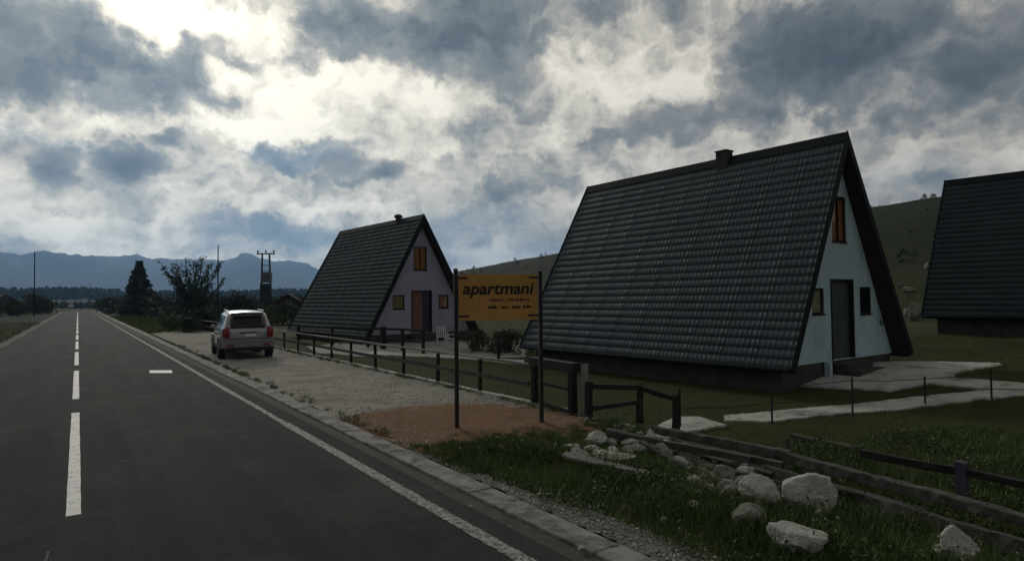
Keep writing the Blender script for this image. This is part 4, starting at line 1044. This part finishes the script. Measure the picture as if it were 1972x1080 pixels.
    bm = bmesh.new(); box(bm, -.13, .27, -.085, -.07, .835, .925); obj('number_plate', bm, M['plate'], t, bevel=.004)
    bm = bmesh.new(); box(bm, -.86, .86, -.10, .25, .44, .70); box(bm, -.70, .70, -.115, -.10, .62, .64); obj('rear_bumper', bm, M['bumper'], t, bevel=.05)
    bm = bmesh.new(); box(bm, -.80, .80, -.07, .25, .34, .44); obj('lower_bumper', bm, M['plastic'], t, bevel=.02)
    bm = bmesh.new(); box(bm, -.78, .78, 4.40, 4.66, .36, .66); obj('front_bumper', bm, M['bumper'], t, bevel=.06)
    bm = bmesh.new(); tube(bm, [(.48, -.06, .27), (.48, .5, .27)], .045, 10); obj('exhaust_pipe', bm, M['rim'], t)
    bm = bmesh.new(); box(bm, -.40, .15, .10, .14, .24, .33); obj('spare_wheel_carrier', bm, M['grey_tin'], t)
    bm = bmesh.new(); box(bm, -.72, .72, .30, 4.3, .24, .32); obj('underbody', bm, M['plastic'], t)
    bm = bmesh.new(); box(bm, -.56, .56, .18, .42, 1.665, 1.695); obj('spoiler', bm, paint, t, bevel=.012)
    bm = bmesh.new(); tube(bm, [(.0, .06, 1.13), (-.33, .10, 1.17)], .010, 5); obj('rear_wiper', bm, M['plastic'], t)
    V = [(-.62, 2.95, 1.60), (.62, 2.95, 1.60), (.76, 3.42, 1.16), (-.76, 3.42, 1.16)]
    V = [(x, y+.03, z+.035) for x, y, z in V]; o = pymesh('windscreen', V, [(0, 1, 2, 3)], M['glass'], t); solid(o, .006)
    return t
suv = make_suv(M['car_paint']); suv.location = (5.17, 24.75, .014); suv.rotation_euler.z = math.radians(-5.0)
tag(suv, 'silver SUV parked on the gravel lay-by seen from behind', 'car')

def far_car(name, label, px, v, paint, tall):
    p = G(px, v, .05); t = empty(name, p, math.pi); tag(t, label, 'van' if tall > 1.8 else 'car'); w = .92; L = 4.6
    bm = bmesh.new(); zr = tall
    pr = [(0, .35), (0, .95), (.9 if tall < 1.8 else .35, 1.0 if tall < 1.8 else 1.2), (1.5 if tall < 1.8 else 1.1, zr), (3.9 if tall < 1.8 else L-.05, zr), (L, .95), (L, .35)]
    quadprism(bm, [(-w, y-L/2, z) for y, z in pr], (2*w, 0, 0)); obj('body', bm, paint, t, bevel=.08)
    bm = bmesh.new(); box(bm, -w*.8, w*.8, -.1, .1, -.26, .26, Matrix.Rotation(-.6, 3, 'X'), (0, (1.2 if tall < 1.8 else .72)-L/2-.05, (1.0+zr)/2+.06)); obj('windscreen', bm, M['glass'], t)
    for x in (-.75, .75):
        for y in (-1.4, 1.4):
            bm = bmesh.new(); lathe(bm, [(.2, -.1), (.33, -.1), (.33, .1), (.2, .1)], 'x', (x, y, .33), 14); obj('wheel', bm, M['rubber'], t)
        bm = bmesh.new(); box(bm, x-.14, x+.14, -L/2-.03, -L/2+.05, .7, .82); obj('headlight', bm, M['plate'], t)
    return t
far_car('distant_van', 'tiny white van far away at the left side of the road end', 97, 593.3, M['car_white'], 2.3)
far_car('distant_car', 'tiny grey car far away where the road meets the horizon', 137, 594.5, M['car_grey'], 1.5)

# ------------------------------------------------------------------ poles
def at_dist(px, v, r):
    d = ray(px, v); k_ = r/math.hypot(d.x, d.y); return Vector((d.x*k_, d.y*k_, CAMH+d.z*k_))
def pole(px, top_v, dist, label, arm=True):
    T = at_dist(px, top_v, dist); b = Vector((T.x, T.y, float(zg(T.x, T.y)))); h = T.z-b.z
    t = empty('utility_pole', b, -YAW); tag(t, label, 'pole', 'utility poles along the road')
    bm = bmesh.new(); tube(bm, [(0, 0, -.3), (0, 0, h)], [.11, .07], 8); obj('shaft', bm, M['wood_dark'], t)
    if arm:
        bm = bmesh.new(); beam(bm, (-.9, 0, h-.6), (.9, 0, h-.6), .1, .1); obj('crossarm', bm, M['wood_dark'], t)
        for x in (-.8, .8): bm = bmesh.new(); lathe(bm, [(.03, h-.55), (.07, h-.45), (.04, h-.3)], org=(x, 0, 0), n=8); obj('insulator', bm, M['grey_tin'], t)
    return t
pole(67, 484, 130, 'slim dark pole left of the road in front of the blue mountains', False)
pole(420, 472, 92, 'thin tall pole at the right edge of the broad leafy tree', False)
pole(173, 545, 260, 'tiny pole far down the right side of the road', False)
T = at_dist(512, 487, 120); b = Vector((T.x, T.y, float(zg(T.x, T.y)))); h = T.z-b.z
tp_ = empty('transformer_tower', b, -YAW); tag(tp_, 'twin pole transformer tower with a crossarm behind the parked SUV', 'tower')
for x in (-.62, .62): bm = bmesh.new(); tube(bm, [(x*1.5, 0, -.3), (x, 0, h-.1)], [.22, .15], 8); obj('pole', bm, M['metal_post'], tp_)
bm = bmesh.new(); beam(bm, (-1.6, 0, h-.15), (1.6, 0, h-.15), .2, .2); obj('crossarm', bm, M['metal_post'], tp_)
for x in (-1.4, 0, 1.4): bm = bmesh.new(); lathe(bm, [(.06, h-.05), (.16, h+.15), (.16, h+.3), (.05, h+.5)], org=(x, 0, 0), n=8); obj('insulator', bm, M['metal_post'], tp_)
bm = bmesh.new(); box(bm, -.75, .95, -.5, .5, h-5.2, h-3.4); 
for k in range(6): box(bm, -.7+k*.28, -.62+k*.28, -.62, -.5, h-5.1, h-3.6)
obj('transformer', bm, M['grey_tin'], tp_, bevel=.05)
for z in (h-2.2, h-3.2, h-5.4): bm = bmesh.new(); beam(bm, (-.8, 0, z), (.8, 0, z), .12, .12); obj('brace', bm, M['metal_post'], tp_)
bm = bmesh.new(); box(bm, -.85, .85, -.55, .55, h-7.6, h-5.5); obj('switch_cabinet', bm, M['metal_post'], tp_, bevel=.05)
bm = bmesh.new(); box(bm, -.6, .6, -.4, .4, -.2, h-7.6); obj('mast', bm, M['metal_post'], tp_, bevel=.05)

# ------------------------------------------------------------------ far houses
def far_house(px, v, dist, w, l, hw, label, rz):
    d = ray(px, v); k_ = dist/math.hypot(d.x, d.y); x, y = d.x*k_, d.y*k_; t = empty('distant_house', (x, y, float(zg(x, y))-.2), rz); tag(t, label, 'house')
    bm = bmesh.new(); box(bm, -w/2, w/2, -l/2, l/2, 0, hw); quadprism(bm, [(-w/2, -l/2, hw), (w/2, -l/2, hw), (0, -l/2, hw+w*.32)], (0, l, 0)); obj('wall', bm, M['foundation'] if 'red' in label else M['white_plastic'], t)
    bm = bmesh.new(); q = w/2+.4
    for s in (-1, 1): quadprism(bm, [(s*q, -l/2-.4, hw-.15), (0, -l/2-.4, hw+w*.34), (0, -l/2-.4, hw+w*.34+.2), (s*q, -l/2-.4, hw+.05)], (0, l+.8, 0))
    obj('roof', bm, M['red_roof'], t)
    for x0 in (-w*.25, w*.25):
        for y0 in (-l/2-.02,): bm = bmesh.new(); box(bm, x0-.5, x0+.5, y0-.05, y0+.05, 1.2, 2.4); obj('window', bm, M['glass'], t)
far_house(-4, 570, 260, 7, 9, 2.7, 'distant house with a dark red roof at the left edge of the photo', .5)
far_house(556, 590, 95, 4, 5, 2.0, 'small brown shed with red roof just left of the lilac house', -.3)

# ------------------------------------------------------------------ air
bm = bmesh.new(); box(bm, -5750, 5750, -5750, 5750, -3, 470)
hz = obj('haze', bm, None); m = bpy.data.materials.new('haze'); m.use_nodes = True; nt = m.node_tree
nt.nodes.remove(nt.nodes['Principled BSDF']); pv = N(nt, 'ShaderNodeVolumePrincipled')
pv.inputs['Density'].default_value = 1.35e-4; pv.inputs['Color'].default_value = (.32, .60, 1.0, 1); pv.inputs['Anisotropy'].default_value = .55
nt.links.new(pv.outputs[0], nt.nodes['Material Output'].inputs['Volume']); hz.data.materials.append(m)
tag(hz, kind='stuff')

# ------------------------------------------------------------------ sky
SUN_UV = (335, -5)
saz, sel = azel(*SUN_UV); sdir = ray(*SUN_UV).normalized()
w = bpy.data.worlds.new('World'); sc.world = w; w.use_nodes = True; nt = w.node_tree; nt.nodes.clear()
out = N(nt, 'ShaderNodeOutputWorld'); bg = N(nt, 'ShaderNodeBackground'); nt.links.new(bg.outputs[0], out.inputs[0])
tc = N(nt, 'ShaderNodeTexCoord'); D = tc.outputs['Generated']
def math_(op, a, b=None, c=None, clamp=False):
    n = nt.nodes.new('ShaderNodeMath'); n.operation = op; n.use_clamp = clamp
    for i_, v in enumerate((a, b, c)):
        if v is None: continue
        if isinstance(v, (int, float)): n.inputs[i_].default_value = v
        else: nt.links.new(v, n.inputs[i_])
    return n.outputs[0]
def vmath(op, a, b=None, sc_=None):
    n = nt.nodes.new('ShaderNodeVectorMath'); n.operation = op
    for i_, v in ((0, a), (1, b)):
        if v is None: continue
        if isinstance(v, tuple): n.inputs[i_].default_value = v
        else: nt.links.new(v, n.inputs[i_])
    if sc_ is not None: n.inputs['Scale'].default_value = sc_
    return n.outputs['Value' if op in ('LENGTH', 'DOT_PRODUCT') else 0]
sep = N(nt, 'ShaderNodeSeparateXYZ'); nt.links.new(D, sep.inputs[0]); dx, dy, dz = sep.outputs
az = math_('ARCTAN2', dx, dy); el = math_('ARCSINE', dz)
cmb = N(nt, 'ShaderNodeCombineXYZ'); nt.links.new(az, cmb.inputs[0]); nt.links.new(el, cmb.inputs[1]); Q = cmb.outputs[0]
# cloud-layer plane for perspective-stretched texture
zz = math_('ADD', math_('MAXIMUM', dz, 0.0), .16)
cp = N(nt, 'ShaderNodeCombineXYZ'); nt.links.new(math_('DIVIDE', dx, zz), cp.inputs[0]); nt.links.new(math_('DIVIDE', dy, zz), cp.inputs[1]); CP = cp.outputs[0]
nA = noise(nt, Q, 7, 7, .62); nB = noise(nt, vmath('ADD', Q, (5.3, 2.1, 7.7)), 24, 5, .6)
dist_ = vmath('ADD', vmath('SCALE', vmath('SUBTRACT', nA.outputs[1], (.5, .5, .5)), None, .15), vmath('SCALE', vmath('SUBTRACT', nB.outputs[1], (.5, .5, .5)), None, .07))
QD = vmath('ADD', Q, dist_); QP = vmath('ADD', Q, vmath('SCALE', dist_, None, .38))
BL = [  # u, v, ru, rv, weight (+ darker cloud, - brighter)
 (60, 60, 210, 130, .40), (200, 130, 260, 90, .38), (60, 170, 150, 60, .35), (330, 150, 120, 60, .30),
 (295, 15, 100, 80, -1.2), (440, 30, 130, 40, -.45), (440, 130, 50, 45, -.4), (360, 70, 30, 24, .35), (480, 95, 50, 20, .3), (180, -20, 90, 40, -.2),
 (640, 40, 130, 80, .35), (780, 60, 190, 100, .50), (900, 90, 140, 90, .40), (1040, 40, 160, 70, .42), (560, 110, 60, 40, .15),
 (660, 170, 190, 48, -.40), (520, 235, 200, 45, -.36), (800, 240, 160, 60, -.42), (330, 215, 200, 35, -.35), (100, 240, 160, 40, -.30),
 (1010, 130, 130, 60, -.30), (1240, 110, 160, 80, -.35), (1400, 110, 90, 60, -.30), (1160, 220, 160, 50, -.15), (930, 210, 70, 40, .2),
 (1540, 140, 190, 90, .75), (1700, 60, 280, 110, .50), (1900, 140, 200, 110, .45), (1480, 30, 160, 50, .25), (1320, 210, 50, 50, .40), (1220, 250, 90, 26, .35), (1120, 260, 90, 20, .2),
 (1790, 80, 120, 22, -.30), (1690, 200, 60, 30, -.2), (1760, 270, 200, 70, -.14), (1500, 250, 150, 40, -.22), (1900, 330, 160, 50, -.12),
 (100, 338, 46, 38, 1.0), (248, 322, 56, 34, .75), (318, 262, 30, 15, .85), (190, 266, 22, 8, .3), (250, 262, 12, 8, .25), (440, 187, 42, 10, .35), (620, 175, 30, 12, .2),
 (742, 330, 30, 26, .9), (668, 315, 40, 22, .55), (690, 350, 60, 14, .25), (500, 370, 130, 40, .10), (360, 330, 60, 30, .1), (560, 400, 80, 26, -.32), (600, 355, 40, 26, -.2), (520, 345, 70, 20, -.22),
 (450, 445, 160, 32, .28), (560, 300, 100, 30, .28), (200, 440, 260, 45, -.12), (60, 440, 160, 45, -.08), (150, 300, 260, 22, .12), (330, 400, 140, 18, .15), (60, 400, 80, 14, .14), (240, 420, 60, 12, .12), (120, 400, 90, 16, .12), (30, 380, 60, 20, .2),
 (900, 370, 120, 30, .25), (1020, 340, 110, 36, .25), (940, 450, 130, 26, .2), (800, 400, 100, 20, -.12), (1060, 400, 90, 30, -.1), (740, 290, 60, 24, -.2), (880, 310, 90, 24, -.25), (1010, 190, 60, 30, .2), (990, 300, 40, 18, .3),
]
acc = None
for (u, v, ru, rv, wt) in BL:
    a0, e0 = azel(u, v); a1, _ = azel(u+ru, v); _, e1 = azel(u, v-rv); ra, re = abs(a1-a0)*1.55, abs(e1-e0)*1.55
    small = ru < 64 and rv < 45 and wt > .3
    q = vmath('MULTIPLY', vmath('SUBTRACT', QP if small else QD, (a0, e0, 0)), (1/ra, 1/re, 0)); L_ = vmath('LENGTH', q)
    mr = N(nt, 'ShaderNodeMapRange', interpolation_type='SMOOTHSTEP'); nt.links.new(L_, mr.inputs[0])
    mr.inputs[1].default_value = .15 if wt > .3 else 0.0; mr.inputs[2].default_value = 1; mr.inputs[3].default_value = wt*.9; mr.inputs[4].default_value = 0
    acc = mr.outputs[0] if acc is None else math_('ADD', acc, mr.outputs[0])
n1 = noise(nt, CP, 1.5, 8, .62, .6).outputs[0]; n2 = noise(nt, vmath('ADD', CP, (3.1, 8.2, 1)), 5.5, 7, .62, .4).outputs[0]; n3 = noise(nt, QD, 16, 6, .62).outputs[0]
dens = math_('ADD', acc, .46)
dens = math_('ADD', dens, math_('MULTIPLY', math_('SUBTRACT', n1, .5), .65))
dens = math_('ADD', dens, math_('MULTIPLY', math_('SUBTRACT', n2, .5), .38))
def billow(scale, w, sq=(1, 1.5, 1)):
    v_ = nt.nodes.new('ShaderNodeTexVoronoi'); v_.feature = 'SMOOTH_F1'; v_.inputs['Scale'].default_value = scale; v_.inputs['Smoothness'].default_value = .35
    nt.links.new(vmath('MULTIPLY', vmath('ADD', Q, vmath('SCALE', dist_, None, .8)), sq), v_.inputs['Vector'])
    return math_('MULTIPLY', math_('SUBTRACT', .42, v_.outputs['Distance']), w)
dens = math_('ADD', dens, billow(8, .80)); dens = math_('ADD', dens, billow(19, .55)); dens = math_('ADD', dens, billow(42, .28))

dens = math_('ADD', dens, math_('MULTIPLY', math_('SUBTRACT', n3, .5), .5))
cr_ = ramp(nt, math_('MULTIPLY_ADD', dens, .56, .115), [(0.0, (1.05, 1.03, .95)), (.12, (.88, .86, .79)), (.24, (.66, .645, .595)), (.34, (.47, .47, .455)), (.46, (.30, .32, .335)), (.62, (.20, .23, .255)), (.80, (.135, .16, .19)), (1.0, (.09, .115, .145))])
col = cr_.outputs[0]
sun = vmath('DOT_PRODUCT', D, tuple(sdir)); sun = math_('MAXIMUM', sun, 0)
glow = math_('POWER', sun, 60); glow2 = math_('POWER', sun, 5)
dirf = math_('ADD', math_('MULTIPLY', glow2, .40), .68)          # dimmer away from the hidden sun
dirf = math_('ADD', dirf, math_('MULTIPLY', glow, .25))
back = N(nt, 'ShaderNodeMapRange'); nt.links.new(vmath('DOT_PRODUCT', D, (math.sin(YAW), math.cos(YAW), 0)), back.inputs[0])
back.inputs[1].default_value = -.3; back.inputs[2].default_value = .55; back.inputs[3].default_value = .52; back.inputs[4].default_value = 1
zen = N(nt, 'ShaderNodeMapRange'); nt.links.new(dz, zen.inputs[0]); zen.inputs[1].default_value = .45; zen.inputs[2].default_value = .95; zen.inputs[3].default_value = 1; zen.inputs[4].default_value = .5
dirf = math_('MULTIPLY', math_('MULTIPLY', dirf, back.outputs[0]), zen.outputs[0])
cloud = vmath('SCALE', col); nt.links.new(dirf, cloud.node.inputs['Scale'])
warm = mixc(nt, math_('MULTIPLY', glow2, .5, clamp=True), (1, 1, 1), (1.04, 1.02, .93)); cloud = vmath('MULTIPLY', vmath('MULTIPLY', cloud, warm), (1.03, 1.0, .955))
sky = N(nt, 'ShaderNodeTexSky', sky_type='NISHITA', sun_disc=False); sky.sun_elevation = sel; sky.sun_rotation = saz; sky.air_density = 1.3; sky.dust_density = 2
skyc = vmath('SCALE', sky.outputs[0], None, .10)
# clear blue gaps low in the sky
gacc = None
for (u, v, ru, rv, wt) in ((560, 300, 110, 26, .75), (560, 450, 150, 34, .55), (60, 265, 160, 20, .4), (900, 440, 130, 26, .45), (1000, 500, 260, 40, .3), (1740, 350, 160, 40, .25)):
    a0, e0 = azel(u, v); a1, _ = azel(u+ru, v); _, e1 = azel(u, v-rv)
    q = vmath('MULTIPLY', vmath('SUBTRACT', QD, (a0, e0, 0)), (.65/abs(a1-a0), .65/abs(e1-e0), 0)); L_ = vmath('LENGTH', q)
    mr = N(nt, 'ShaderNodeMapRange', interpolation_type='SMOOTHSTEP'); nt.links.new(L_, mr.inputs[0]); mr.inputs[1].default_value = .3; mr.inputs[2].default_value = 1; mr.inputs[3].default_value = wt; mr.inputs[4].default_value = 0
    gacc = mr.outputs[0] if gacc is None else math_('MAXIMUM', gacc, mr.outputs[0])
skyb = vmath('MINIMUM', skyc, (.16, .25, .34))
fin = mixc(nt, math_('MULTIPLY', gacc, .8), cloud, skyb)
nt.links.new(fin, bg.inputs[0]); bg.inputs[1].default_value = 1.0
w.cycles.sampling_method = 'MANUAL'; w.cycles.sample_map_resolution = 512

sl = bpy.data.lights.new('sun', 'SUN'); sl.energy = .85; sl.angle = math.radians(11); sl.color = (1, .95, .86)
so = bpy.data.objects.new('sun', sl); COL.objects.link(so); so.rotation_euler = sdir.to_track_quat('Z', 'Y').to_euler()

# ------------------------------------------------------------------ camera
cam = bpy.data.cameras.new('camera'); co = bpy.data.objects.new('camera', cam); COL.objects.link(co); sc.camera = co
cam.sensor_fit = 'HORIZONTAL'; cam.sensor_width = 36; cam.lens = 36*F/1972; cam.clip_end = 40000; cam.clip_start = .1
co.location = (0, 0, CAMH)
Rm = Matrix.Rotation(-YAW, 4, 'Z') @ Matrix.Rotation(math.pi/2+PITCH, 4, 'X') @ Matrix.Rotation(-ROLL*-1, 4, 'Z')
co.matrix_world = Matrix.Translation((0, 0, CAMH)) @ Rm

sc.view_settings.view_transform = 'Standard'; sc.view_settings.look = 'None'; sc.view_settings.exposure = 0; sc.view_settings.gamma = 1
cy = sc.cycles; cy.use_denoising = True; cy.max_bounces = 5; cy.diffuse_bounces = 3; cy.glossy_bounces = 3; cy.volume_bounces = 1; cy.transmission_bounces = 2
cy.use_adaptive_sampling = True; cy.adaptive_threshold = .02; cy.use_fast_gi = False
